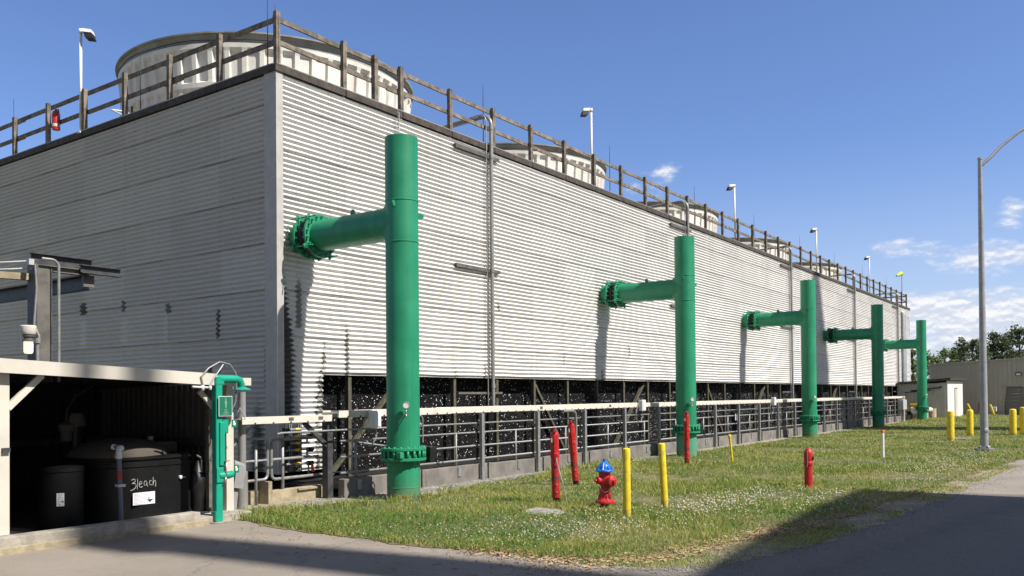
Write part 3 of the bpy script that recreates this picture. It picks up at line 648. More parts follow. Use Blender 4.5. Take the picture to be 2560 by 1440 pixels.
# ------------------------------------------------------------------ fan stacks
def stack_mesh():
    NP = 60; sub = (0, .13, .20, .80, .87)                     # rib | chamfer | recessed pan | chamfer
    off = (0, 0, -.075, -.075, 0)
    prof = [(4.05, 0, 1), (4.05, .20, 0), (4.04, .30, 1), (4.05, 1.55, 1), (4.07, 1.62, 0), (4.08, 1.74, 0), (4.08, 1.80, 1), (4.13, 2.50, 1), (4.15, 2.58, 0), (4.16, 2.69, 0)]
    vs = []; fs = []; n = NP*len(sub)
    for r, h, pan in prof:
        for k in range(NP):
            for s_, o in zip(sub, off):
                a = 2*math.pi*(k+s_)/NP; rr = r+(o if pan else 0); vs.append((rr*math.cos(a), rr*math.sin(a), h))
    for i in range(len(prof)-1):
        for k in range(n): fs.append((i*n+k, i*n+(k+1) % n, (i+1)*n+(k+1) % n, (i+1)*n+k))
    return vs, fs
XC, YC = 6.2, 7.8
st0 = thing('fan_stack', (XC, YC, HT), 'largest white ribbed fan stack, at the near corner of the tower roof', 'fan stack', 'fan stacks along the tower roof')
vs, fs = stack_mesh(); mb = MB().add([(a+XC, b+YC, c+HT) for a, b, c in vs], fs); shell = build('ribbed_shell', mb, 'frp', st0)
mb = MB().lathe([(4.16, 2.69), (4.09, 2.705), (4.095, 2.82), (4.15, 2.90), (4.22, 2.915), (4.225, 2.95), (4.19, 2.96), (3.98, 2.94), (3.9, 2.5), (3.85, 0)], (XC, YC, HT), seg=96); build('rim', mb, 'frp_rim', st0)
pts = [(XC+4.165*math.cos(a), YC+4.165*math.sin(a), HT+2.76+.012*math.sin(a*13)) for a in np.linspace(0, 2*math.pi, 120, endpoint=False)]
build('cable', MB().tube(pts, .012, 6, closed=True), 'copper', st0)
for lab, k in (('second white ribbed fan stack, partly hidden behind the roof railing', 1), ('third white ribbed fan stack, behind the second green riser pipe', 2),
               ('fourth white ribbed fan stack along the roof, low behind the railing', 3), ('farthest and smallest white ribbed fan stack on the roof', 4)):
    dup(st0, (S*k, 0, 0), lab)

# ------------------------------------------------------------------ floodlight poles and lightning rods
def flood(loc, head, label):
    x, y, z = loc; t = thing('floodlight_pole', loc, label, 'floodlight', 'floodlights on the roof edge')
    mb = MB().tube([(x, y, z-.05), (x, y, z+2.36)], .032, 10); mb.box((x-.06, y-.06, z-.03), (x+.06, y+.06, z+.01)); mb.tube([(x, y, z+2.3), (x, y, z+2.41)], .042, 10); build('pole', mb, 'white', t)
    h = Vector(head); c = Vector((x, y, z+2.36)); e = c+h*.10
    build('bracket', MB().tube([c, e], .02, 8), 'white', t)
    side = Vector((-h.y, h.x, 0)); mb = MB()
    P = lambda a, b, c_: e+h*(a*.72)+side*(b*.72)+Vector((0, 0, c_*.72))
    vs = [P(-.05, -.13, .05), P(.22, -.13, .02), P(.22, .13, .02), P(-.05, .13, .05), P(-.02, -.16, -.07), P(.25, -.16, -.09), P(.25, .16, -.09), P(-.02, .16, -.07)]
    build('lamp_housing', MB().add(vs, [(0, 1, 2, 3), (0, 4, 5, 1), (1, 5, 6, 2), (2, 6, 7, 3), (3, 7, 4, 0), (4, 7, 6, 5)]), 'white', t)
    vs = [P(-.01, -.15, -.075), P(.245, -.15, -.095), P(.245, .15, -.095), P(-.01, .15, -.075), P(.05, -.17, -.25), P(.30, -.17, -.27), P(.30, .17, -.27), P(.05, .17, -.25)]
    build('lamp_glass', MB().add(vs, [(0, 1, 2, 3), (0, 4, 5, 1), (1, 5, 6, 2), (2, 6, 7, 3), (3, 7, 4, 0), (4, 7, 6, 5)]), 'dishdark', t)
    return t
flood((-.05, 6.85, HT), (.66, -.75, 0), 'white floodlight on a pole above the shaded end wall')
FL = [(11.9, 'nearest of the four floodlights along the long wall, beside the second fan stack'), (23.6, 'floodlight on a thin pole above the gap after the third fan stack'), (35.2, 'floodlight on a thin pole in front of the farthest fan stack'), (46.7, 'farthest floodlight pole on the tower roof')]
for x_, l_ in FL: flood((x_, .12, HT), (-.75, .66, 0), l_)
RX = [(6.5, 'next to the first bent riser conduit'), (12.98, 'just beyond the nearest long wall floodlight'), (19.46, 'just beyond the third fan stack front'), (25.8, 'beyond the second long wall floodlight'), (32.26, 'between the fourth and fifth fan stacks'),
      (38.5, 'just right of the third floodlight'), (44.8, 'left of the farthest floodlight'), (51.4, 'nearest the far roof corner')]
for x_, l_ in RX:
    t = thing('lightning_rod', (x_, .1, HT), 'thin dark lightning rod on the roof edge '+l_, 'lightning rod', 'lightning rods on the roof edge')
    build('spike', MB().tube([(x_, .1, HT), (x_, .1, HT+.9), (x_, .1, HT+1.55)], [.011, .009, .004], 6), 'copper', t)
t = thing('lightning_rod', (-.1, .12, HT), 'tallest lightning rod, against the corner post of the roof railing', 'lightning rod', 'lightning rods on the roof edge'); build('spike', MB().tube([(-.1, .12, HT), (-.1, .12, HT+1.5)], [.012, .006], 6), 'copper', t)
t = thing('lightning_rod', (-.05, 10.1, HT), 'lightning rod at the left picture edge above the end wall', 'lightning rod', 'lightning rods on the roof edge'); build('spike', MB().tube([(-.05, 10.1, HT), (-.05, 10.1, HT+1.45)], [.011, .005], 6), 'copper', t)
t = thing('lightning_rod', (-.05, 4.4, HT), 'dark rod crossing the first fan stack left of its middle', 'lightning rod', 'lightning rods on the roof edge'); build('spike', MB().tube([(-.05, 4.4, HT), (-.05, 4.4, HT+1.45)], [.011, .005], 6), 'copper', t)
t = thing('lightning_rod', (3.9, 4.4, HT+2.9), 'short rod on top of the first fan stack rim', 'lightning rod', 'lightning rods on the roof edge'); build('spike', MB().tube([(3.7, 4.55, HT+2.94), (3.7, 4.55, HT+3.75)], [.010, .004], 6), 'copper', t)

# fire extinguisher on the end railing
ex = thing('fire_extinguisher', (-.02, 7.98, 8.2), 'red fire extinguisher hung on the brown railing above the end wall', 'extinguisher')
X0, Y0 = -.04, 8.0
build('cylinder', MB().lathe([(0, 8.22), (.085, 8.23), (.09, 8.27), (.09, 8.60), (.07, 8.67), (.03, 8.70), (.03, 8.73), (0, 8.735)], (X0, Y0, 0), seg=16), 'red', ex)
build('data_label', MB().lathe([(.0915, 8.30), (.0915, 8.37)], (X0, Y0, 0), seg=16), 'tray', ex)
build('hose', MB().tube([(X0, Y0, 8.72), (X0, Y0-.12, 8.70), (X0, Y0-.13, 8.5), (X0, Y0-.11, 8.3)], .014, 8), 'black', ex)
# grey cabinets behind the railing, with the bent conduits that feed them
RIS = [(6.5, 'nearest tall grey conduit riser, right of the first green pipe'), (18.29, 'grey conduit riser that rises behind the top of the second green pipe'), (30.1, 'grey conduit riser left of the third green pipe'),
       (41.9, 'grey conduit riser between the third and fourth green pipes'), (53.7, 'farthest grey conduit riser, by the bundle of three pipes')]
def riser(x, label):
    t = thing('conduit_riser', (x, -.14, 1.4), label, 'conduit', 'conduit risers on the long wall')
    main = [(x, -.14, 1.45), (x, -.14, 8.45)]+arc((x, .11, 8.45), .25, math.pi, math.pi*.57, 6, (0, 1, 0), (0, 0, 1))[1:]+[(x-.02, .6, 8.70), (x-.05, 2.3, 8.62)]
    mb = MB().tube(main, .048, 12)
    for z in (8.38, 7.66, 4.85, 2.0): mb.tube([(x, -.14, z-.05), (x, -.14, z+.05)], .058, 12)
    build('conduit', mb, 'galv_pipe', t)
    for dx, r_ in ((-.15, .014), (.10, .012)):
        build('thin_conduit', MB().tube([(x+dx, -.10, 1.45), (x+dx, -.10, 8.5)]+arc((x+dx, .12, 8.5), .22, math.pi, math.pi*.6, 5, (0, 1, 0), (0, 0, 1))[1:]+[(x+dx, 1.2, 8.66)], r_, 8), 'galv_pipe', t)
    for z in (7.68, 4.865):
        mb = MB().box((x-1.35, -.115, z-.02), (x+.38, -.035, z+.02)); mb.box((x-1.35, -.115, z-.07), (x+.38, -.107, z-.0205)); build('wall_bracket', mb, 'bracketgrey', t)
    build('bottom_bend', MB().tube([(x, -.14, 1.62), (x+.02, -.14, 1.5), (x+.05, -.4, 1.46), (x+.05, -1.3, 1.44)], .04, 10), 'galv_pipe', t)
    return t
r0 = riser(*RIS[0])
for x_, l_ in RIS[1:]: dup(r0, (x_-RIS[0][0], 0, 0), l_)
c0 = None
for k, lab in enumerate(('grey cabinet on the roof behind the railing, fed by the nearest conduit riser', 'grey cabinet on the roof behind the second conduit riser', 'grey roof cabinet far along the roof behind the railing')):
    x = 5.9+k*S
    t = thing('equipment_cabinet', (x, 2.7, HT), lab, 'cabinet', 'grey cabinets on the tower roof')
    mb = MB().box((x-.75, 2.3, HT+.02), (x+.55, 3.1, HT+.62)); build('body', mb, 'boxgrey', t); build('roof', MB().box((x-.8, 2.22, HT+.622), (x+.6, 3.15, HT+.67)), 'galv', t)
# white pipe ladder frame left on the roof
t = thing('pipe_barrier', (.3, 5.6, HT), 'small white pipe frame lying on the roof left of the first fan stack', 'pipe frame')
build('frame', MB().tube([(.2, 5.2, HT+.05), (.2, 6.0, HT+.42)], .018, 6).tube([(.5, 5.2, HT+.1), (.5, 6.0, HT+.47)], .018, 6).tube([(.2, 6.0, HT+.42), (.5, 6.0, HT+.47)], .018, 6).tube([(.2, 5.6, HT), (.2, 5.6, HT+.24)], .014, 6), 'white', t)
t = thing('wooden_stub', (.25, 5.15, HT), 'short timber stub post at the foot of the first fan stack', 'post'); build('stub', MB().bar((.25, 5.15, HT), (.25, 5.15, HT+.33), .1, .1), 'wood_pale', t)
# windsock at the far corner
t = thing('windsock', (56.4, .1, HT), 'small yellow green windsock on a thin mast at the far roof corner', 'windsock')
build('mast', MB().tube([(56.4, .1, HT), (56.4, .1, HT+2.25)], .02, 8), 'copper', t)
build('sock', MB().lathe([(.15, 0), (.13, .3), (.08, .62), (.05, .7)], (56.3, .1, HT+2.38), (-.75, .25, -.25), 10), mat('windsock_cloth', (.45, .55, .05), .8), t)

# ------------------------------------------------------------------ green riser pipes
PR = .285
def tee(x, label, i):
    yP = -2.65; t = thing('green_riser_pipe', (x, yP, 0), label, 'pipe', 'green riser pipes beside the tower')
    ZT = 6.23; ZA = 4.77
    mb = MB().lathe([(PR, -.1), (PR, .66)], (x, yP, 0), seg=40); mb.lathe([(PR, .88), (PR, ZT-.006), (PR-.008, ZT), (0, ZT)], (x, yP, 0), seg=40)
    build('standpipe', mb, 'green', t, 50)
    # arm drawn out of the standpipe with a rounded throat
    yj = yP+PR
    NS = 48; vs = []; fs = []; rings = [(.13*(1-math.sin(a)), .13*(1-math.cos(a))) for a in np.linspace(0, math.pi/2, 7)]
    for f_, g_ in rings:
        for k in range(NS):
            th = 2*math.pi*k/NS; dx = PR*math.cos(th); dz = PR*math.sin(th)+math.copysign(f_*min(1, abs(math.sin(th))*1.3), math.sin(th)); w_ = min(1, abs(math.sin(th))*1.3)
            vs.append((x+dx*.999, yP+math.sqrt(max(0, PR*PR-dx*dx*.998))-.004+g_*w_, ZA+dz))
    for k in range(NS): th = 2*math.pi*k/NS; vs.append((x+PR*math.cos(th), -.55, ZA+PR*math.sin(th)))
    for i_ in range(len(rings)):
        for k in range(NS): fs.append((i_*NS+k, i_*NS+(k+1) % NS, (i_+1)*NS+(k+1) % NS, (i_+1)*NS+k))
    mb = MB().add(vs, fs, True); build('arm', mb, 'green', t, 60)
    mb = MB()
    for z in (ZA+.66*.5+.02, ZA-.36): mb.lathe([(PR, z-.010), (PR+.008, z-.005), (PR+.008, z+.005), (PR, z+.010)], (x, yP, 0), seg=40)
    mb.lathe([(PR, .20), (PR+.006, .205), (PR, .21)], (x, yP, 0), seg=40)
    build('weld_seam', mb, 'green', t)
    # expansion joint: two bolted rings and a black bellows
    g = build('joint_ring', MB().lathe([(PR, -.62), (.395, -.62), (.40, -.615), (.40, -.575), (.395, -.57), (PR, -.57)], (x, 0, ZA), (0, 1, 0), 36), 'green', t)
    build('joint_ring', MB().lathe([(PR, -.32), (.395, -.32), (.40, -.315), (.40, -.275), (.395, -.27), (PR, -.27)], (x, 0, ZA), (0, 1, 0), 36), 'green', t)
    build('bellows', MB().lathe([(.30, -.57), (.345, -.52), (.37, -.445), (.345, -.37), (.30, -.32)], (x, 0, ZA), (0, 1, 0), 32), 'rubber', t)
    build('wall_stub', MB().lathe([(PR, -.27), (PR, .3)], (x, 0, ZA), (0, 1, 0), 36), 'green', t)
    for k in range(18):
        a = 2*math.pi*(k+.5)/18; px, pz = x+.355*math.cos(a), ZA+.355*math.sin(a)
        for y0 in (-.68, -.38): build('bolt', MB().tube([(px, y0, pz), (px, y0+.17, pz)], .020, 6), 'green', t)
    for a in (.9, 2.3, 3.7, 5.3):
        px, pz = x+.43*math.cos(a), ZA+.43*math.sin(a); mb = MB().tube([(px, -.80, pz), (px, -.12, pz)], .013, 6)
        for y0 in (-.62, -.32): mb.bar((x+.36*math.cos(a), y0+.025, ZA+.36*math.sin(a)), (x+.47*math.cos(a), y0+.025, ZA+.47*math.sin(a)), .09, .03, (0, 1, 0))
        build('tie_rod', mb, 'green', t)
    # lifting lugs
    def lug(c, d, n_):
        c = Vector(c); d = Vector(d); n_ = Vector(n_); u = d.cross(n_); mb = MB(); N = 9
        o = [c-u*.05-d*.02, c-u*.05+d*.05]+[c+d*.05+u*(-.05*math.cos(math.pi*k/N))+d*(.05*math.sin(math.pi*k/N)) for k in range(1, N)]+[c+u*.05+d*.05, c+u*.05-d*.02]
        m_ = len(o); vs = [p-n_*.009 for p in o]+[p+n_*.009 for p in o]; fs = [tuple(range(m_))[::-1], tuple(range(m_, 2*m_))]+[(k, (k+1) % m_, m_+(k+1) % m_, m_+k) for k in range(m_)]
        return build('lifting_lug', mb.add(vs, fs), 'green', t)
    lug((x-PR*.94, yP-PR*.30, ZA+.27), (-.95, -.31, 0), (.31, -.95, 0)); lug((x+PR*.80, yP-PR*.6, ZA+.12), (.8, -.6, 0), (.6, .8, 0)); lug((x, -1.45, ZA+PR), (0, 0, 1), (1, 0, 0))
    # valve flanges near the ground
    for z in (.66, .83): build('valve_flange', MB().lathe([(PR, z), (.385, z), (.392, z+.006), (.392, z+.044), (.385, z+.05), (PR, z+.05)], (x, yP, 0), seg=40), 'green', t)
    mb = MB().lathe([(.335, .70), (.335, .84)], (x, yP, 0), seg=40)
    build('valve_body', mb, 'green', t)
    for k in range(20):
        a = 2*math.pi*k/20; px, py = x+.362*math.cos(a), yP+.362*math.sin(a); mb = MB().tube([(px, py, .69), (px, py, .85)], .026, 8); mb.tube([(px, py, .85), (px, py, .905)], .018, 6); mb.tube([(px, py, .635), (px, py, .67)], .018, 6); build('flange_bolt', mb, 'green', t)
    a = R(214); px, py = x+.38*math.cos(a), yP+.38*math.sin(a); build('valve_plug', MB().box((px-.05, py-.05, .715), (px+.05, py+.05, .82), .01), 'green', t)
    # gearbox with hand wheel on the tower-far side
    gd = Vector((.83, -.36, 0)).normalized() if i != 4 else Vector((.6, .8, 0)); c = Vector((x, yP, .74))+gd*.5
    gb = build('gearbox', MB().box((c.x-.09, c.y-.09, .60), (c.x+.09, c.y+.09, .88), .015).bar(c-gd*.2, c, .08, .08), 'black', t)
    wc = c+gd*.20+Vector((0, 0, -.09)); ux = Vector((-gd.y, gd.x, 0)); uz = Vector((0, 0, 1)); tilt = (ux*.55+gd*.83).normalized()
    mbw = MB().tube([wc+tilt*(.12*math.cos(k*.3307))+uz*(.12*math.sin(k*.3307)) for k in range(19)], .010, 6, closed=True)
    for k in range(3): mbw.bar(wc, wc+tilt*(.12*math.cos(k*2.094))+uz*(.12*math.sin(k*2.094)), .012, .012, (1, 0, 0))
    mbw.tube([c, wc], .015, 6); build('hand_wheel', mbw, 'black', gb)
    # bleed pipe down the side
    bx, by = x+.36*.83, yP-.36*.3
    build('side_pipe', MB().tube([(bx-.06, by, 1.42), (bx+.03, by-.01, 1.42), (bx+.06, by-.02, 1.38), (bx+.06, by-.02, .95)], .012, 8).tube([(bx-.06, by, 1.27), (bx+.03, by, 1.27)], .03, 8), 'galv', t)
    # pressure gauge
    ga = R(230); gd = Vector((math.cos(ga), math.sin(ga), 0)); gc = Vector((x, yP, 1.49))+gd*(PR+.10)
    gm = MB().tube([Vector((x, yP, 1.45))+gd*(PR-.01), Vector((x, yP, 1.45))+gd*(PR+.10), gc+Vector((0, 0, .06))], .012, 8)
    gm.tube([gc+Vector((0, 0, -.03)), gc+Vector((0, 0, -.10))], .012, 8); pg = build('gauge_stem', gm, 'chrome', t)
    fcn = Vector((-.72, -.69, 0)); gcc = gc+Vector((0, 0, .12))
    build('gauge', MB().lathe([(0, -.02), (.058, -.02), (.060, .0), (.060, .022), (.052, .025)], gcc, fcn, 20), 'galv', t); build('gauge_dial', MB().lathe([(0, .018), (.053, .0185)], gcc, fcn, 20), 'glassgrey', pg)
    return t
TL = ['nearest and tallest green riser pipe, its arm entering the wall by the tower corner', 'second green riser pipe, standing behind the row of red posts', 'third green riser pipe, with a red post on the grass before it',
      'dark shaded green riser pipe, fourth along the tower', 'farthest green riser pipe at the end of the tower, near the tan building']
for i in range(5): tee(.519+11.793*i, TL[i], i)
# chain with hook over the first pipe
t = thing('hoist_chain', (.62, -2.2, 6.2), 'thin hanging chain and bracket above the first green pipe', 'chain')
mb = MB()
for k in range(14):
    z = 7.9-k*.07; o = .010 if k % 2 else -.010; mb.tube([(3.16+o, -.13, z), (3.16-o, -.13, z-.07)], .010, 6)
mb.bar((3.0, -.05, 7.05), (3.25, -.12, 7.02), .03, .03); mb.tube([(3.20, -.13, 7.9), (3.20, -.13, 6.6)], .009, 6); build('chain', mb, 'galv', t)
# pipe bundle near the far end
t = thing('pipe_bundle', (55.5, -.1, 1), 'bundle of three grey vertical pipes near the far tower end', 'pipes')
for dx in (-.30, .0, .30): build('pipe', MB().tube([(55.6+dx, .2, 7.5), (55.6+dx, -.1, 7.45), (55.6+dx, -.14, 7.35), (55.6+dx, -.14, 1.3)], .11, 10), 'lampgrey', t)
build('clamp', MB().box((55.1, -.28, 5.0), (56.1, -.02, 5.06)), 'darksteel', t)

# ------------------------------------------------------------------ cable tray and guard rail along the basin
tr = thing('cable_tray', (0, -1.6, 0), 'cream cable tray on grey posts running along the basin', 'cable tray')
mb = MB(); x0 = -.10; TS = 3.05
k = 0
while x0 < 47.5:
    x1 = min(47.6, x0+TS); dz = random.uniform(-.008, .008); mb.box((x0, -1.72, 1.405+dz), (x1-.004, -1.69, 1.525+dz)); mb.box((x0, -1.69, 1.47+dz), (x1-.004, -1.32, 1.50+dz)); mb.box((x0, -1.32, 1.405+dz), (x1-.004, -1.30, 1.525+dz)); x0 = x1; k += 1
build('tray', mb, 'tray', tr)
mb = MB(); mb.box((-1.98, -1.56, 1.34), (-.104, -1.53, 1.455)); mb.box((-1.98, -1.53, 1.39), (-.104, -1.2, 1.42)); build('side_tray', mb, 'tray', tr)
mb = MB()
for k in range(160):
    x = .1+k*.30
    if x < 47: mb.box((x, -1.728, 1.395), (x+.035, -1.7205, 1.430))
for k in range(5): mb.box((-1.75+k*.36, -1.568, 1.33), (-1.72+k*.36, -1.5605, 1.362))
build('tray_bolts', mb, 'darksteel', tr)
mb = MB()
for xx in (-1.06, -.42, 6.2, 9.5): mb.box((xx, -1.5675 if xx < 0 else -1.7275, 1.38 if xx < 0 else 1.44), (xx+.10, -1.561 if xx < 0 else -1.7215, 1.43 if xx < 0 else 1.50))
build('splice_plate', mb, 'greysteel', tr)
def support(x):
    mb = MB().box((x-.045, -1.815, 0), (x+.045, -1.80, 1.39)).box((x-.045, -1.7995, 0), (x-.035, -1.74, 1.39)).box((x+.035, -1.7995, 0), (x+.045, -1.74, 1.39)); mb.box((x-.03, -1.79, 1.37), (x+.03, -1.22, 1.40)); p = build('support_post', mb, 'galv', tr)
    build('brace', MB().bar((x-.03, -1.76, 1.02), (x-.03, -1.27, 1.37), .018, .03).bar((x+.03, -1.76, 1.02), (x+.03, -1.27, 1.37), .018, .03), 'galv', p)
for k in range(22):
    support(1.77+2.118*k)
mb = MB().box((-.16, -1.5, 0), (-.04, -1.46, 1.335)).box((-.16, -1.46, 0), (-.145, -1.36, 1.335)).box((-.055, -1.46, 0), (-.04, -1.36, 1.335)); p = build('support_post', mb, 'darksteel', tr)
build('brace', MB().bar((-.10, -1.45, .88), (-.62, -1.42, 1.33), .07, .07), 'darksteel', p)
build('brace', MB().bar((-1.95, -1.3, 1.0), (-1.55, -1.3, 1.33), .03, .03), 'galv', p)
gr = thing('guard_rail', (0, -1.65, .3), 'grey pipe guard rail with three rails standing on the basin wall', 'railing')
for z, r_ in ((.99, .019), (.71, .021), (.43, .024)): build('rail', MB().tube([(.0, -1.64, z), (48.2, -1.64, z)], r_, 8), 'galv', gr)
build('rail', MB().tube([(-1.4, -1.68, 1.17), (-1.3, -1.68, 1.185), (48.0, -1.68, 1.215)], .016, 8), 'galv', gr)
build('kick_pipe', MB().tube([(.3, -1.58, .40), (48.2, -1.58, .40)], .014, 8), 'galv_pipe', gr)
for k in range(23):
    x = .37 if k == 0 else 1.07+2.122*k
    mb = MB().tube([(x, -1.64, .02 if k == 0 else .12), (x, -1.64, 1.0)], .021, 8); mb.box((x-.05, -1.74, .12), (x+.05, -1.725, .3)); build('post', mb, 'galv', gr)
# low pipe gate by the shower
gt = thing('pipe_gate', (-1.15, -1.15, 0), 'grey pipe rail panels with rounded corners beside the safety shower', 'railing')
def loop(x0, x1, z0, z1, y, side):
    r = .09
    if side > 0: return [(x0, y, z1)]+arc((x1-r, y, z1-r), r, math.pi/2, 0, 5, (1, 0, 0), (0, 0, 1))+arc((x1-r, y, z0+r), r, 0, -math.pi/2, 5, (1, 0, 0), (0, 0, 1))+[(x0, y, z0)]
    return [(x1, y, z1)]+arc((x0+r, y, z1-r), r, math.pi/2, math.pi, 5, (1, 0, 0), (0, 0, 1))+arc((x0+r, y, z0+r), r, math.pi, math.pi*1.5, 5, (1, 0, 0), (0, 0, 1))+[(x1, y, z0)]
build('left_panel', MB().tube(loop(-2.3, -1.17, .40, 1.08, -1.15, 1), .024, 10).tube([(-2.3, -1.15, .72), (-1.18, -1.15, .72)], .02, 8), 'galv', gt)
build('right_panel', MB().tube(loop(-1.09, .1, .39, 1.05, -1.15, -1), .026, 10).tube([(-1.08, -1.15, .72), (.1, -1.15, .72)], .024, 8), 'galv', gt)
for x in (-1.42, -.87): build('post', MB().tube([(x, -1.17, 0), (x, -1.17, 1.06)], .026, 10), 'galv', gt)
# dosing manifold: grey PVC with yellow unions and black valves
mf = thing('dosing_manifold', (-.35, -.95, .5), 'grey plastic pipe manifold with yellow unions and black valves by the tower corner', 'manifold')
mb = MB(); zs = [1.20, 1.08, .96, .84, .72, .60]
for i, z in enumerate(zs):
    mb.tube([(-.62, -.96, z), (-.10, -.96, z)], .018, 8)
    if i < 5:
        xs = -.15 if i % 2 else -.56; mb.tube([(xs, -.96, z), (xs, -.96, zs[i+1])], .018, 8)
    xv = -.62 if i % 2 == 0 else -.08; build('valve', MB().box((xv-.05, -1.0, z-.05), (xv+.04, -.92, z+.03)).tube([(xv, -1.04, z), (xv, -.9, z)], .03, 8), 'black', mf); build('union', MB().tube([(-.42, -.96, z), (-.32, -.96, z)], .024, 8), 'yelpl', mf)
for x in (-.50, -.46, -.30, -.26): mb.box((x, -.91, .48), (x+.012, -.90, 1.3))
mb.tube([(-.12, -.96, .6), (-.12, -.96, .40), (-.05, -1.2, .40), (.6, -1.3, .42), (.62, -1.3, .95), (1.6, -1.35, .80)], .016, 8)
build('pipework', mb, 'pvcgrey', mf); build('valve_handle', MB().tube([(-.09, -1.02, .60), (-.07, -1.02, .44)], [.022, .03], 8), 'orange', mf)
build('back_board', MB().box((-.58, -.88, .45), (-.2, -.86, 1.32)), 'darksteel', mf)
# junction boxes on the tray
JB = [(.62, 1.20, 'white junction box under the tray left of the first green pipe'), (11.2, 1.30, 'white junction box under the tray left of the second green pipe'), (22.35, 1.30, 'white junction box under the tray left of the third green pipe')]
for x, z, l_ in JB:
    t = thing('junction_box', (x, -1.74, z), l_, 'junction box', 'white boxes on the cable tray'); dz = z-1.2
    build('box', MB().box((x-.03, -1.85, z), (x+.19, -1.73, z+.31), .012), 'boxwhite', t); build('cover', MB().box((x, -1.862, z+.03), (x+.16, -1.851, z+.28)), 'boxwhite', t)
    build('cable_loop', MB().tube([(x-.05, -1.75, z+.25), (x-.22, -1.74, z-.05), (x-.16, -1.74, z-.28), (x+.05, -1.74, z-.32), (x+.17, -1.75, z-.15), (x+.15, -1.75, z+.02)], .012, 6), 'galv_pipe', t)
t = thing('tray_elbow', (7.9, -1.72, 1.0), 'grey conduit elbow dropping from the tray behind the left red posts', 'conduit'); build('conduit', MB().tube([(7.0, -1.85, 1.38), (7.45, -1.85, 1.38), (7.55, -1.85, 1.33), (7.58, -1.85, 1.22), (7.58, -1.85, .1)], .035, 10), 'galv_pipe', t)
t = thing('notice_tag', (18.7, -1.69, .9), 'small white notice tag hanging on the guard rail between pipes two and three', 'sign'); build('plate', MB().box((18.6, -1.70, .83), (18.78, -1.69, 1.05)), 'paper', t); build('print', MB().box((18.63, -1.7035, .95), (18.75, -1.7005, .98)).box((18.63, -1.7035, .90), (18.72, -1.7005, .92)), 'greyink', t)

# ------------------------------------------------------------------ bollards, red posts, hydrant
def bollard(x, y, h, r, label, lean=(0, 0), group='yellow bollards on the grass', tube_top=True):
    t = thing('yellow_bollard', (x, y, 0), label, 'bollard', group); a = Vector((x, y, -.05)); b = Vector((x+lean[0], y+lean[1], h)); d = (b-a).normalized(); Lh = (b-a).length
    build('pipe', MB().lathe([(r, 0), (r, Lh-r*.55), (r*.93, Lh-r*.25), (r*.7, Lh-r*.06), (r*.3, Lh), (0, Lh)], a, d, 24), 'yellow', t)
    build('scuff_band', MB().lathe([(r+.001, .05), (r+.001, .16)], a, d, 24), mat('worn_yellow', (.50, .38, .05), .7, var=.4, scale=25), t)
    return t
bollard(.555, -6.94, .99, .055, 'nearest yellow bollard, right beside the hydrant', (-.01, -.005))
bollard(1.805, -6.945, 1.0, .055, 'yellow bollard second to the right of the hydrant, slightly tilted', (-.045, .03))
bollard(23.88, -7.71, 1.08, .125, 'yellow bollard left of the street lamp, nearer of the two')
bollard(27.94, -7.81, 1.05, .125, 'yellow bollard just left of the street lamp, farther of the two')
bollard(29.2, -9.18, 1.06, .13, 'yellow bollard right of the street lamp, left one of the edge pair')
bollard(29.75, -9.50, 1.13, .13, 'yellow bollard at the right picture edge, right one of the pair')
bollard(62.6, -3.57, .86, .08, 'far yellow bollard leaning left, left of the far red hydrant', (-.3, .35)); bollard(62.3, -5.0, .80, .08, 'far yellow bollard leaning left, right of the far red hydrant', (-.2, .25))
t = thing('marker_pole', (10.5, -4.7, 0), 'thin yellow marker pole leaning left before the second green pipe', 'marker'); a = Vector((10.5, -4.7, -.03)); b = Vector((10.43, -4.65, .72)); d = (b-a).normalized()
build('pole', MB().lathe([(.030, 0), (.030, .69)], a, d, 12), 'yellow', t); build('cap', MB().lathe([(.038, .68), (.042, .70), (.042, .74), (.03, .76), (0, .765)], a, d, 12), 'yellow', t)
t = thing('vent_marker', (13.93, -7.54, 0), 'thin white marker post with an orange cap on the grass', 'marker')
build('post', MB().lathe([(.042, -.03), (.040, .69)], (13.93, -7.54, 0), seg=14), 'white', t); build('cap', MB().lathe([(.047, .685), (.047, .74), (.04, .752), (0, .755)], (13.93, -7.54, 0), seg=14), 'orange', t)

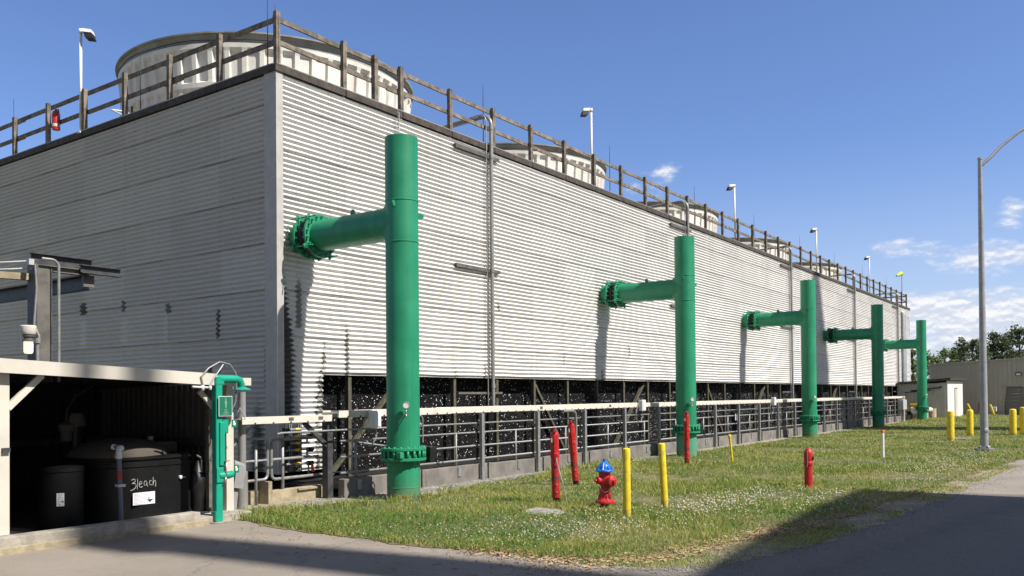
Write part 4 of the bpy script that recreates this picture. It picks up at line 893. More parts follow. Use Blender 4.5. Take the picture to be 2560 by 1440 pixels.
def red_post(x, y, h, lean, label, rope=False):
    t = thing('red_indicator_post', (x, y, 0), label, 'post', 'red indicator posts on the grass'); a = Vector((x, y, -.03)); b = Vector((x+lean[0], y+lean[1], h)); d = (b-a).normalized(); H = h+.03; r = .074
    build('boot', MB().lathe([(.058, 0), (.058, .14)], a, d, 18), 'black', t)
    body = build('barrel', MB().lathe([(.060, .12), (.068, .125), (.068, .36), (.069, H*.62), (r, H*.65)], a, d, 22), 'red', t)
    build('collar', MB().lathe([(.070, H*.64), (.079, H*.645), (.079, H*.70), (.071, H*.705)], a, d, 22), 'red', t)
    hd = MB().lathe([(.070, H*.70), (.073, H*.72), (.073, H*.93), (.066, H*.955), (.045, H*.965), (.04, H*.966), (0, H*.966)], a, d, 8, smooth=False); hd.lathe([(.026, H*.96), (.026, H), (.022, H*1.005), (0, H*1.006)], a, d, 10)
    build('head', hd, 'red', t)
    fd = Vector((-.72, -.69, 0)); c = a+d*(H*.72); build('key_slot', MB().bar(c+fd*.066, c+fd*.083, .045, H*.40, d).bar(a+d*(H*.985)-fd.cross(d)*.0, a+d*(H*.985)+fd*.08, .035, .05, d), 'red', t)
    c = a+d*(H*.67); build('lock_ring', MB().lathe([(.030, .07), (.032, .085), (.018, .09), (.018, .07)], c, fd, 14), 'red', t)
    build('window', MB().bar(a+d*(H*.86)+Vector((-.075, .0, 0)), a+d*(H*.86)+Vector((-.079, -.004, 0)), .03, .07, d), 'greyink', t)
    mbb = MB()
    for z in (.22, .34): mbb.lathe([(.014, .066), (.014, .078), (0, .079)], a+d*z, fd, 10)
    build('bolts', mbb, 'chrome', t)
    band = mat('faded_red', (.20, .03, .035), .7, var=.35, scale=30); build('worn_band', MB().lathe([(.0692, .40), (.0697, .50)], a, d, 22), band, t)
    return t
red_post(1.345, -5.235, 1.20, (-.03, .01), 'red indicator post with a pale guy rope, left of the hydrant'); red_post(3.91, -4.06, 1.26, (-.10, .05), 'red indicator post leaning left, second of the three', ); red_post(9.38, -3.96, 1.32, (-.02, 0), 'red indicator post in front of the second green pipe')
t = thing('guy_rope', (.74, -5.84, 0), 'pale rope from the left red post down to the ground', 'rope'); build('rope', MB().tube([(1.27, -5.30, .74), (1.24, -5.31, .70), (.97, -5.62, .30), (.74, -5.84, .0)], [.012, .016, .006, .006], 6), 'stone', t)
t = thing('red_marker_post', (5.67, -8.01, 0), 'short red round-topped post standing alone on the grass near the road', 'post'); c = (5.67, -8.01, 0)
build('barrel', MB().lathe([(.072, -.03), (.072, .42), (.082, .425), (.084, .44), (.084, .485), (.075, .50)], c, seg=22), 'red', t)
build('head', MB().lathe([(.076, .49), (.080, .52), (.080, .645), (.072, .685), (.05, .712), (.045, .73), (.02, .735), (0, .735)], c, seg=22), 'red', t)
fd = Vector((-.93, -.37, 0)); sd_ = Vector((.37, -.93, 0)); c = Vector(c); build('window', MB().bar(c+sd_*.075+fd*.03+Vector((0, 0, .555)), c+sd_*.092+fd*.03+Vector((0, 0, .555)), .06, .06), 'black', t); build('pane', MB().bar(c+sd_*.093+fd*.03+Vector((0, 0, .555)), c+sd_*.096+fd*.03+Vector((0, 0, .555)), .04, .03), 'boxgrey', t)
build('chain', MB().tube([c+fd*.081-sd_*.02+Vector((0, 0, .70)), c+fd*.085-sd_*.02+Vector((0, 0, .46)), c+fd*.085-sd_*.03+Vector((0, 0, .39))], .007, 6), 'chrome', t)

def hydrant(x, y, label):
    t = thing('fire_hydrant', (x, y, 0), label, 'hydrant'); o = (x, y, 0)
    build('stem', MB().lathe([(.066, -.03), (.066, .075)], o, seg=20), 'black', t)
    build('base_flange', MB().lathe([(.10, .058), (.150, .065), (.155, .085), (.150, .102), (.118, .122), (.098, .142)], o, seg=28), 'red', t)
    mb = MB().lathe([(.098, .14), (.090, .16), (.087, .30), (.098, .305), (.098, .325), (.088, .33), (.092, .36), (.097, .41), (.092, .47), (.092, .56)], o, seg=28)
    for k in range(8):
        a = k*.785; mb.tube([(x+.11*math.cos(a), y+.11*math.sin(a), .10), (x+.095*math.cos(a), y+.095*math.sin(a), .20)], [.012, .004], 6); mb.tube([(x+.135*math.cos(a), y+.135*math.sin(a), .09), (x+.135*math.cos(a), y+.135*math.sin(a), .118)], .011, 6)
    build('barrel', mb, 'red', t)
    tcm = math.atan2(CY-y, CX-x)
    def noz(dl, r, ln, z, nm):
        a = tcm+R(dl); d = Vector((math.cos(a), math.sin(a), 0)); c = Vector((x, y, z))
        n_ = build(nm, MB().lathe([(r*1.12, .03), (r, .10), (r*.95, ln-.055), (r*1.22, ln-.05), (r*1.25, ln-.01), (r*1.05, ln), (r*.5, ln+.004), (r*.42, ln+.008), (r*.40, ln+.035), (0, ln+.036)], c, d, 22), 'red', t)
    noz(-52, .048, .155, .425, 'hose_nozzle'); noz(46, .068, .185, .415, 'pumper_nozzle'); noz(134, .048, .155, .425, 'hose_nozzle')
    prof = [(.098, .553), (.137, .558), (.140, .575), (.132, .588), (.105, .60), (.098, .63), (.083, .665), (.055, .695), (.036, .705), (.034, .715), (.022, .72), (.022, .758), (0, .76)]
    mb = MB().lathe(prof, o, seg=28)
    for k in range(8):
        a = k*.785+.3; ca, sa = math.cos(a), math.sin(a); mb.tube([(x+.132*ca, y+.132*sa, .588), (x+.100*ca, y+.100*sa, .635), (x+.06*ca, y+.06*sa, .695)], [.012, .010, .006], 6)
    build('bonnet', mb, 'blue', t)
    a1, a2 = tcm+R(-50), tcm+R(48); P1 = Vector((x+.13*math.cos(a1), y+.13*math.sin(a1), .39)); P2 = Vector((x+.16*math.cos(a2), y+.16*math.sin(a2), .36)); md = Vector((x+.125*math.cos(tcm), y+.125*math.sin(tcm), .245))
    build('chain', MB().tube([P1, P1.lerp(md, .5)-Vector((0, 0, .04)), md, P2.lerp(md, .5)-Vector((0, 0, .035)), P2], .0065, 6).tube([P2, P2+Vector((.03, -.05, -.08)), P2+Vector((.02, -.03, -.15)), P2+Vector((0, 0, -.1))], .0065, 6), 'chrome', t)
    return t
hydrant(1.32, -6.15, 'red fire hydrant with a blue bonnet on the grass')
t = thing('fire_hydrant', (74.2, -3.2, 0), 'far small red hydrant post before the tan building', 'hydrant'); build('barrel', MB().lathe([(.16, 0), (.16, .3), (.22, .32), (.22, .38), (.15, .42), (.15, .62), (.21, .65), (.21, .72), (.16, .8), (.12, 1.0), (0, 1.05)], (63.0, -4.05, 0), seg=14), 'red', t)
t.location = (63.0, -4.05, 0); t.children[0].data.transform(Matrix.Translation((74.2-63.0, -3.2+4.05, 0)))

# ------------------------------------------------------------------ street lamp
sl = thing('street_lamp', (18.26, -9.43, 0), 'tall grey steel street lamp with a curved arm at the right', 'street lamp'); x, y = 18.26, -9.43
build('base_plate', MB().lathe([(.27, -.05), (.27, .07), (.25, .085), (0, .085)], (x, y, 0), seg=24), 'conc_curb', sl)
mb = MB()
for a in (.8, 2.4, 3.9, 5.5): mb.tube([(x+.15*math.cos(a), y+.15*math.sin(a), .08), (x+.15*math.cos(a), y+.15*math.sin(a), .16)], .035, 8)
build('anchor_nuts', mb, 'galv', sl)
mb = MB().lathe([(.16, .085), (.16, .12), (.112, .125), (.111, .5), (.060, 8.62), (.072, 8.63), (.072, 8.68), (0, 8.69)], (x, y, 0), seg=20); build('pole', mb, 'lampgrey', sl)
fdl = Vector((CX-x, CY-y, 0)).normalized(); build('hand_hole', MB().lathe([(.07, 0), (.075, .02), (.06, .03), (0, .031)], Vector((x, y, .62))+fdl*.095+Vector((.03, -.05, 0)), (fdl+Vector((.3, -.5, 0))).normalized(), 16), 'lampgrey', sl)
build('arm', MB().tube([(x, y, 8.42), (x+.04, y-.10, 8.52), (x+.15, y-.25, 8.68), (x+.35, y-.52, 9.02), (x+.6, y-.95, 9.42), (x+.95, y-1.55, 9.80), (x+1.35, y-2.2, 10.02)], [.055, .05, .047, .045, .042, .04, .04], 12), 'lampgrey', sl)
build('lamp_head', MB().box((x+1.2, y-2.75, 9.97), (x+1.55, y-2.1, 10.12), .03), 'lampgrey', sl)

# ------------------------------------------------------------------ chemical shed on the left
sh = thing('chemical_shed', (-4.5, -1.0, 0), 'open fronted shed with a cream fascia in front of the end wall', 'shed')
XL, XR = -10.5, -2.43
def zt(x): return 2.235+(x+5.86)*(-.046)
mb = MB(); vs = []
for x in (XL, -2.98): vs += [(x, -2.32, zt(x)-.165), (x, -2.28, zt(x)-.165), (x, -2.28, zt(x)), (x, -2.32, zt(x))]
mb.add(vs, [(0, 1, 2, 3), (7, 6, 5, 4), (0, 4, 5, 1), (1, 5, 6, 2), (2, 6, 7, 3), (3, 7, 4, 0)]); build('fascia', mb, 'shedwhite', sh)
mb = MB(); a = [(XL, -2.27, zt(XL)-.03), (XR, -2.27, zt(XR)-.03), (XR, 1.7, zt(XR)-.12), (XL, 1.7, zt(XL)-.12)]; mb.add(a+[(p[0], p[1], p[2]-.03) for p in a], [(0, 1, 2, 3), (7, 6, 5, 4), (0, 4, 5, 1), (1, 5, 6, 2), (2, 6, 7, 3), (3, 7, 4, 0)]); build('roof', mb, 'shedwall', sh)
def ribs(p0, p1, z0, z1, pitch, dep):
    p0 = Vector(p0); p1 = Vector(p1); L_ = (p1-p0).length; d = (p1-p0)/L_; n_ = Vector((-d.y, d.x, 0)); k = 0; pr = []
    while k*pitch < L_:
        for f, o in ((0, 0), (.5, 0), (.6, dep), (.9, dep)):
            s_ = min(L_, (k+f)*pitch); pr.append(p0+d*s_+n_*o)
        k += 1
    pr.append(p1); vs = [(p.x, p.y, z0) for p in pr]+[(p.x, p.y, z1) for p in pr]; m_ = len(pr); return vs, [(i, i+1, m_+i+1, m_+i) for i in range(m_-1)]
mb = MB(); v_, f_ = ribs((XR+.02, 1.68), (XR+.02, -1.8) if False else (XR+.02, -1.8), .12, 1.95, .15, -.025) if False else ribs((XR, -1.80, 0), (XR, 1.68, 0), -.02, 1.97, .15, .03); mb.add(v_, f_); build('side_wall', mb, mat('shed_side_metal', (.085, .080, .072), .7, var=.15), sh)
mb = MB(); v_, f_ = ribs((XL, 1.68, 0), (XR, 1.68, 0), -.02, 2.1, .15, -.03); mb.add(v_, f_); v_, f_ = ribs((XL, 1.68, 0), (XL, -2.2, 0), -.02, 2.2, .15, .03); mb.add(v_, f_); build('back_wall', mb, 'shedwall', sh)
build('girt', MB().box((XR-.14, -1.75, 1.02), (XR-.035, 1.6, 1.13)).box((XL, 1.5, 1.02), (XR-.15, 1.62, 1.13)), 'darksteel', sh)
build('floor', MB().box((XL, -2.25, -.02), (XR+.1, 1.7, .05)), mat('shade_dimmed_shed_floor', (.045, .042, .037), .9, var=.4, scale=3), sh)  # floor colour darkened to stand in for the shed's shade
mb = MB().box((XL, -2.36, -.03), (-3.28, -2.16, .185), .012); build('sill', mb, 'conc', sh)
mb = MB().box((XL, -2.41, -.03), (-3.2, -2.362, .075), .01); build('sill_foot', mb, 'conc_yellow', sh)
build('step_block', MB().box((-3.26, -2.30, -.03), (-2.38, -1.78, .095), .012), 'conc', sh)
build('left_post', MB().box((-5.98, -2.2, .19), (-5.71, -2.08, 2.07)), 'shedwhite', sh)
build('knee_brace', MB().bar((-5.72, -2.17, 1.66), (-5.33, -2.17, 2.05), .05, .075), 'shedwhite', sh); build('knee_brace', MB().bar((-3.15, -2.15, 1.86), (-2.80, -2.15, 1.50), .05, .06), 'shedwhite', sh)
build('corner_post', MB().box((-2.56, -1.955, .0), (-2.435, -1.83, 1.93)), 'shedwhite', sh)
build('roof_beam', MB().box((-2.97, -2.30, 1.94), (-2.38, -2.1, 2.05)), 'shedwhite', sh)
build('back_post', MB().box((-2.75, -1.80, 0.05), (-2.66, -1.72, 1.9)), 'greysteel', sh)
build('post_bracket', MB().box((-5.80, -2.24, 1.15), (-5.715, -2.2, 1.2)), 'darksteel', sh)
t = thing('yellow_hose', (-5.6, -1.5, .4), 'yellow hose hanging in the dark at the left inside the shed', 'hose'); build('hose', MB().tube([(-5.45, -.6, 1.3), (-5.25, -.6, 1.2), (-5.15, -.6, .95), (-5.2, -.6, .65), (-5.4, -.6, .45)], .022, 8), 'hose', t)
# cables and switch box on the shed roof end
t = thing('cable_loops', (-2.95, -2.3, 2.05), 'grey flexible cables looping above the shed end beside the shower', 'cable')
build('switch_box', MB().box((-2.97, -2.2, 2.07), (-2.83, -2.1, 2.20)), 'darksteel', t)
build('cable', MB().tube([(-3.22, -2.34, 1.93), (-3.25, -2.34, 2.06), (-3.13, -2.34, 2.18), (-2.95, -2.34, 2.27), (-2.78, -2.34, 2.24), (-2.68, -2.34, 2.12), (-2.67, -2.34, 1.9), (-2.67, -2.32, 1.7), (-2.72, -2.3, 1.58)], .011, 8), 'galv_pipe', t)
build('cable', MB().tube([(-3.12, -2.35, 1.92), (-3.06, -2.35, 2.03), (-2.94, -2.35, 2.18), (-2.86, -2.32, 2.26), (-2.80, -2.25, 2.2)], .011, 8), 'lampgrey', t)
build('fitting', MB().tube([(-3.40, -2.35, 1.915), (-3.15, -2.35, 1.905)], .016, 8).tube([(-3.24, -2.36, 1.94), (-3.24, -2.36, 1.86)], .022, 8).tube([(-3.12, -2.36, 1.93), (-3.12, -2.36, 1.87)], .022, 8), 'pvcwhite', t)

# ------------------------------------------------------------------ bleach tank
tk = thing('bleach_tank', (-3.8, -1.5, 0), 'large black plastic tank with the handwritten word Bleach inside the shed', 'tank')
def rrect(x0, x1, y0, y1, r, n=6):
    o = []
    for cx_, cy_, a0 in ((x1-r, y1-r, 0), (x0+r, y1-r, 90), (x0+r, y0+r, 180), (x1-r, y0+r, 270)):
        for k in range(n+1): a = R(a0+90*k/n); o.append((cx_+r*math.cos(a), cy_+r*math.sin(a)))
    return o
def loft(sections):
    vs = []; n = len(sections[0][0]); fs = []
    for ring, z in sections: vs += [(a, b, z) for a, b in ring]
    for i in range(len(sections)-1):
        for k in range(n): fs.append((i*n+k, i*n+(k+1) % n, (i+1)*n+(k+1) % n, (i+1)*n+k))
    fs.append(tuple(range(n))[::-1]); fs.append(tuple((len(sections)-1)*n+k for k in range(n))); return vs, fs
def RR(e, r):
    o = []
    for cx_, cy_, a0, rr in ((-2.9+e-r, -.22+e-r, 0, r), (-3.62, -.92, 90, .70+e), (-3.62, -.92, 180, .70+e), (-2.9+e-r, -1.62-e+r, 270, r)):
        for k in range(9): a = R(a0+90*k/8); o.append((cx_+rr*math.cos(a), cy_+rr*math.sin(a)))
    return o
v_, f_ = loft([(RR(0, .07), .05), (RR(0, .07), .80), (RR(.012, .07), .81), (RR(.012, .07), .86), (RR(-.006, .07), .865), (RR(-.006, .07), .905), (RR(.016, .08), .91), (RR(.016, .08), .945), (RR(-.02, .08), .955)])
build('tank_body', MB().add(v_, f_, True), 'tankblack', tk, 30)
dm = MB()
ct = (-3.64, -.94, .94); prof = [(.68*math.cos(a), .27*math.sin(a)) for a in np.linspace(0, math.pi/2, 8)]
build('dome', dm.lathe(prof, ct, seg=36), 'dusty', tk); build('rear_hump', MB().box((-3.40, -1.30, .95), (-2.93, -.4, 1.125), .03), 'dusty', tk)
build('vent_cap', MB().lathe([(.06, 1.12), (.06, 1.135), (.042, 1.14), (.042, 1.175), (.046, 1.18), (.046, 1.2), (0, 1.205)], (-3.22, -1.05, 0), seg=16), 'boxgrey', tk)
build('fill_neck', MB().lathe([(.10, 1.06), (.10, 1.11), (.075, 1.115), (.075, 1.14), (0, 1.145)], (-3.95, -1.2, 0), seg=16), 'black', tk)
build('drain_recess', MB().lathe([(.0, 0), (.085, .0), (.09, .012), (.075, .014), (.07, .004)], (-3.02, -1.621, .10), (0, -1, 0), 20), 'rubber', tk)
build('level_fitting', MB().lathe([(.026, 0), (.026, .03), (.012, .035), (0, .036)], (-3.11, -1.622, .62), (0, -1, 0), 12).tube([(-3.11, -1.65, .62), (-3.04, -1.65, .615)], .006, 6), 'pvcwhite', tk)
# handwriting
SX, SZ, U = -3.875, .475, .30
strokes = [[(.10, .93), (.30, 1.0), (.42, .92), (.40, .78), (.20, .68)], [(.12, .66), (.42, .62), (.50, .42), (.36, .22), (.08, .10), (-.02, .12)], [(.62, .98), (.58, .15)], [(.74, .50), (.96, .56), (.98, .72), (.86, .76), (.75, .60), (.76, .34), (.90, .24), (1.04, .32)],
           [(1.40, .70), (1.24, .72), (1.16, .54), (1.22, .34), (1.36, .38), (1.42, .62), (1.44, .32), (1.52, .28)], [(1.84, .68), (1.70, .72), (1.62, .54), (1.70, .36), (1.86, .36)], [(1.98, .98), (1.96, .30), (2.02, .60), (2.14, .70), (2.20, .54), (2.20, .28), (2.17, .16)]]
mb = MB()
for s_ in strokes:
    mb.tube([(SX+a*.172, -1.6235, SZ+b*.172+a*.006) for a, b in s_], .0042, 5)
build('handwriting', mb, 'chalk', tk)
def label_plate(x0, x1, z0, z1, y, parent, dia=True):
    lp = build('warning_label', MB().box((x0, y-.003, z0), (x1, y, z1)), 'paper', parent)
    mb = MB()
    for k in range(9):
        z = z1-.02-k*.018; mb.box((x0+.015, y-.0045, z), (x0+(.20 if k < 3 else .15)*(x1-x0)/.28+random.uniform(-.02, .01), y-.0032, z+.007))
    if z1-z0 > .15: build('print', mb, 'greyink', lp)
    if dia:
        cx_, cz_ = x1-.065*(x1-x0)/.28, z0+.065; r = .042*min(1, (x1-x0)/.2); build('hazard_diamond', MB().add([(cx_-r*1.2, y-.005, cz_), (cx_, y-.005, cz_-r), (cx_+r*1.2, y-.005, cz_)], [(0, 1, 2)]).add([(cx_-r*.7, y-.005, cz_+.012), (cx_-r*.2, y-.005, cz_+.008), (cx_-.01, y-.005, cz_+.025), (cx_-r*.5, y-.005, cz_+.03)], [(0, 1, 2, 3)]), 'ink', lp)
    return lp
label_plate(-3.84, -3.51, .285, .455, -1.624, tk); 
tk2 = thing('chemical_drum', (-5.1, -.6, 0), 'narrow dark drum with a small white label, left of the black bleach tank', 'drum')
build('drum_body', MB().lathe([(.27, .05), (.27, .80), (.28, .81), (.28, .86), (.20, .88), (0, .89)], (-4.64, -1.27, 0), seg=36), 'tankblack', tk2)
TH_ = 29
lp2 = label_plate(-4.915, -4.825, .37, .54, -1.624, tk2)
Mx = Matrix.Translation((-4.64-.273*math.sin(R(TH_))+5.1, -1.27-.273*math.cos(R(TH_))+.6, 0)) @ Matrix.Rotation(R(-TH_), 4, 'Z') @ Matrix.Translation((4.87-5.1, 1.622-.6, 0))
for o_ in [lp2]+list(lp2.children): o_.data.transform(Mx)
# fill pipe in front of the tank
fp = thing('fill_pipe', (-4.0, -1.85, 0), 'grey plastic fill pipe with a white elbow standing before the black tank', 'pipe'); X1 = -4.17
build('pipe', MB().tube([(X1, -1.85, .98), (X1+.03, -1.85, .05)], .032, 14), 'pvc', fp); build('elbow', MB().tube([(X1, -1.85, .96), (X1, -1.85, 1.06), (X1+.015, -1.83, 1.09), (X1+.06, -1.81, 1.10)], .040, 14), 'pvcwhite', fp)
build('cross_pipe', MB().tube([(X1+.06, -1.81, 1.10), (X1+.17, -1.45, 1.10)], .030, 12), 'pvcgrey', fp); build('drop_elbow', MB().tube([(X1+.13, -1.5, 1.10), (X1+.18, -1.42, 1.10), (X1+.19, -1.40, 1.05), (X1+.19, -1.40, 1.0)], .038, 12), 'pvcwhite', fp)
build('red_sleeve', MB().tube([(X1+.005, -1.85, .80), (X1+.008, -1.85, .68)], .0335, 14), mat('red_sleeve', (.35, .05, .04), .5), fp); build('pipe_clamp', MB().box((X1-.035, -1.895, .585), (X1+.065, -1.81, .62)), 'tray', fp)
# side pump, cap and hanging pump head in the dark
t = thing('transfer_pump', (-2.72, -1.5, 0), 'black pump with a grey handle at the right side of the tank', 'pump'); build('housing', MB().lathe([(.10, .05), (.11, .3), (.14, .42), (.12, .58), (.06, .66), (.03, .78), (0, .79)], (-2.80, -1.60, .05), seg=18), 'black', t); build('handle', MB().tube([(-2.84, -1.62, .92), (-2.78, -1.64, .88), (-2.76, -1.64, .80), (-2.76, -1.64, .12)], .014, 8), 'greysteel', t)
t = thing('vent_hood', (-3.6, .6, 0), 'white domed hood in the dark behind the tank', 'hood'); build('dome', MB().lathe([(.135, 1.34), (.135, 1.38), (.12, 1.47), (.08, 1.54), (.0, 1.56)], (-3.52, .45, 0), seg=20), mat('shade_dimmed_hood', (.20, .19, .16), .8), t); build('neck', MB().lathe([(.12, .9), (.12, 1.338)], (-3.52, .45, 0), seg=16), 'black', t)  # white hood dimmed in its colour to sit in the dark
t = thing('pump_head', (-4.3, -.4, 1.1), 'grey pump head with a thin white hose in the dark above the tank', 'pump'); build('motor', MB().lathe([(.03, 1.16), (.07, 1.18), (.075, 1.30), (.10, 1.32), (.10, 1.40), (.05, 1.44), (.02, 1.45)], (-4.28, -.7, 0), seg=14), mat('shade_dimmed_motor', (.06, .055, .05), .8), t); build('hose', MB().tube([(-4.28, -.7, 1.45), (-4.27, -.7, 1.6), (-4.15, -.7, 1.8), (-3.9, -.7, 1.95)], .006, 6), mat('shade_dimmed_hose', (.09, .085, .08), .8), t)  # motor and hose colours dimmed for the dark interior

# ------------------------------------------------------------------ safety shower
ss = thing('safety_shower', (-2.96, -2.30, 0), 'green safety shower and eyewash station at the shed corner', 'safety shower'); x, y = -2.965, -2.30
mb = MB().box((x-.055, y-.055, 0), (x+.055, y+.055, 1.99), .016); mb.box((x-.075, y-.06, .02), (x-.056, y+.05, .16), .008); build('column', mb, 'green2', ss)
build('base_plate', MB().lathe([(.13, -.005), (.13, .012), (0, .013)], (x+.01, y, 0), seg=20), 'conc', ss)
mb = MB().box((x-.06, y-.06, 1.93), (x+.09, y+.06, 2.085), .028); mb.tube([(x, y, 2.03), (x+.30, y-.02, 2.03), (x+.37, y-.02, 2.01), (x+.40, y-.02, 1.95), (x+.40, y-.02, 1.905)], [.062, .056, .055, .05, .045], 16); build('overhead_arm', mb, 'green2', ss)
build('shower_head', MB().lathe([(.13, 1.868), (.132, 1.876), (.11, 1.892), (.045, 1.915), (.04, 1.93)], (x+.405, y-.02, 0), seg=24), 'green2', ss)
build('pull_rod', MB().tube([(x+.37, y-.02, 1.87), (x+.37, y-.02, 1.62)], .005, 6).tube([(x+.37, y-.02, 1.62), (x+.28, y-.02, 1.44), (x+.46, y-.02, 1.44), (x+.37, y-.02, 1.62)], .005, 6), 'galv', ss)
mb = MB().box((x+.055, y-.05, 1.25), (x+.16, y+.04, 1.47), .02); mb.box((x-.01, y-.082, .80), (x+.075, y-.0555, 1.42), .012); build('valve_cover', mb, 'green2', ss)
mb = MB().tube([(x, y-.03, .66), (x+.14, y-.06, .66), (x+.19, y-.06, .67), (x+.215, y-.06, .70)], [.06, .055, .052, .03], 16); mb.box((x-.06, y-.075, .56), (x+.055, y-.0555, .78), .012); build('eyewash_bowl', mb, 'green2', ss)
build('push_handle', MB().tube([(x+.075, y-.10, .86), (x+.075, y-.10, .62)], .008, 8).box((x+.05, y-.12, .86), (x+.12, y-.08, .875)).tube([(x+.07, y-.1, .64), (x+.05, y-.1, .56)], .012, 8), 'stainless', ss)
sg = build('sign', MB().box((x-.04, y-.092, 1.50), (x+.185, y-.086, 1.785)), 'paper', ss); gsign = mat('sign_green', (.01, .16, .09), .4)
build('sign_face', MB().box((x-.033, y-.0945, 1.507), (x+.178, y-.0922, 1.778)), gsign, sg)
mb = MB(); cx_ = x+.075
mb.lathe([(.011, 0), (.0001, .0)], (cx_, y-.0955, 1.735), (0, -1, 0), 10); mb.box((cx_-.016, y-.0965, 1.665), (cx_+.016, y-.0948, 1.72)); mb.box((cx_-.014, y-.0965, 1.615), (cx_-.003, y-.0948, 1.664)); mb.box((cx_+.003, y-.0965, 1.615), (cx_+.014, y-.0948, 1.664))
for k in range(3): mb.box((cx_-.022+k*.016, y-.0965, 1.752), (cx_-.016+k*.016, y-.0948, 1.768))
for k, w_ in enumerate((.03, .022, .035, .05)): mb.box((cx_-w_, y-.0965, 1.585-k*.02), (cx_+w_, y-.0948, 1.593-k*.02))
build('sign_pictogram', mb, mat('faded_print', (.20, .32, .27), .6), sg)
for zc, xo in ((1.39, .20), (.735, .235)):
    s2 = build('round_tag', MB().box((x+xo, y-.06, zc-.055), (x+xo+.085, y-.055, zc+.055)), gsign, ss); build('tag_pictogram', MB().lathe([(.022, 0), (.0001, .002)], (x+xo+.045, y-.0605, zc-.005), (0, -1, 0), 10).box((x+xo+.02, y-.063, zc+.015), (x+xo+.05, y-.0605, zc+.04)), 'paper', s2)
build('supply_pipe', MB().tube([(x-.03, y+.02, 2.0), (x-.14, y+.02, 1.995)], .04, 10), 'pvcwhite', ss)
# big stainless standpipe behind the shower
t = thing('vertical_pipe', (-1.84, -1.36, 0), 'thick grey vertical pipe with a wider lower sleeve behind the shower', 'pipe'); build('upper_pipe', MB().lathe([(.062, .55), (.062, 1.85), (0, 1.851)], (-1.835, -1.36, 0), seg=24), 'stainless', t); build('lower_sleeve', MB().lathe([(.088, -.02), (.088, .585), (.07, .595), (.062, .595)], (-1.835, -1.36, 0), seg=24), 'stainless', t)
t = thing('grey_hopper', (-2.05, -1.6, .2), 'tilted grey box between the shed post and the vertical pipe', 'box'); build('body', MB().bar((-2.08, -1.5, .36), (-2.02, -1.5, .68), .18, .17), 'hopper', t); build('outlet', MB().tube([(-2.12, -1.5, .74), (-2.0, -1.5, .70), (-1.92, -1.48, .66)], .06, 12), 'hopper', t); build('leg', MB().bar((-2.13, -1.5, .0), (-2.09, -1.5, .36), .08, .1), 'hopper', t)

# ------------------------------------------------------------------ steel hoist frame behind the shed
hf = thing('monorail_hoist', (-4.54, -.5, 0), 'dark steel hoist column with crossed beams rising behind the shed', 'steel frame')
def ibeam(p, q_, wd, ht):
    p = Vector(p); q_ = Vector(q_); return MB().bar(p+Vector((0, 0, ht/2-.006)), q_+Vector((0, 0, ht/2-.006)), wd, .012).bar(p-Vector((0, 0, ht/2-.006)), q_-Vector((0, 0, ht/2-.006)), wd, .012).bar(p, q_, .010, ht-.025)
build('column', MB().box((-4.63, -.60, 2.1), (-4.45, -.588, 3.62)).box((-4.63, -.42, 2.1), (-4.45, -.408, 3.62)).box((-4.547, -.587, 2.1), (-4.533, -.421, 3.62)), 'greysteel', hf); build('column_foot', MB().box((-4.63, .90, 0), (-4.45, 1.1, 2.0)).box((-4.63, -.60, 2.0), (-4.45, 1.1, 2.09)), 'shedwall', hf)  # lower column coloured near black in place of shed shade
build('column_flange', MB().box((-4.444, -.615, 2.0), (-4.425, -.40, 3.60)).box((-4.66, -.62, 2.0), (-4.635, -.40, 3.66)), 'darksteel', hf)
build('top_beam', ibeam((-4.66, -.50, 3.71), (-3.80, -.50, 3.71), .12, .16), 'darksteel', hf); build('runway_beam', ibeam((-4.62, -.52, 3.62-.03), (-3.86, -.52, 3.62-.03), .10, .085), 'greysteel', hf); build('trolley_beam', ibeam((-4.02, -.60, 3.63), (-3.42, -.60, 3.63), .10, .12), 'darksteel', hf)
build('cross_beam', MB().bar((-3.84, -.48, 3.46), (-3.84, 6.0, 3.46), .014, .20).bar((-3.88, -.48, 3.355), (-3.88, 6.0, 3.355), .12, .014).bar((-3.88, -.48, 3.555), (-3.88, 6.0, 3.555), .12, .014), 'bluesteel', hf)
build('beam_end', MB().box((-3.94, -.53, 3.39), (-3.78, -.482, 3.56)), 'greysteel', hf)
build('side_arm', MB().bar((-6.2, -.3, 3.42), (-4.66, -.42, 3.46), .10, .09), 'conc_yellow', hf)
build('conduit', MB().tube([(-4.60, -.68, 3.70)]+arc((-4.47, -.68, 3.60), .10, math.pi/2, 0, 6, (1, 0, 0), (0, 0, 1))+[(-4.37, -.68, 2.0)], .020, 8), 'galv_pipe', hf)
build('conduit', MB().tube([(-4.66, -.68, 2.0), (-4.66, -.68, 2.55)], .022, 8).tube([(-4.66, -.68, 2.53), (-4.66, -.68, 2.66)], .038, 10).tube([(-4.70, -.66, 2.7), (-4.66, -.66, 3.3), (-4.68, -.66, 3.62)], .014, 8), 'galv_pipe', hf)
build('stay_cable', MB().tube([(-4.70, -.6, 3.66), (-5.7, 1.2, 3.62)], .012, 6).tube([(-4.70, -.6, 3.56), (-5.7, 1.2, 3.53)], .012, 6).box((-4.76, -.66, 3.60), (-4.69, -.58, 3.68)), 'boxgrey', hf)
lp = thing('bulkhead_lamp', (-4.82, -.7, 2.5), 'lit glass jar lamp with a cream hood on the hoist column', 'lamp'); c = (-4.86, -.85, 0)
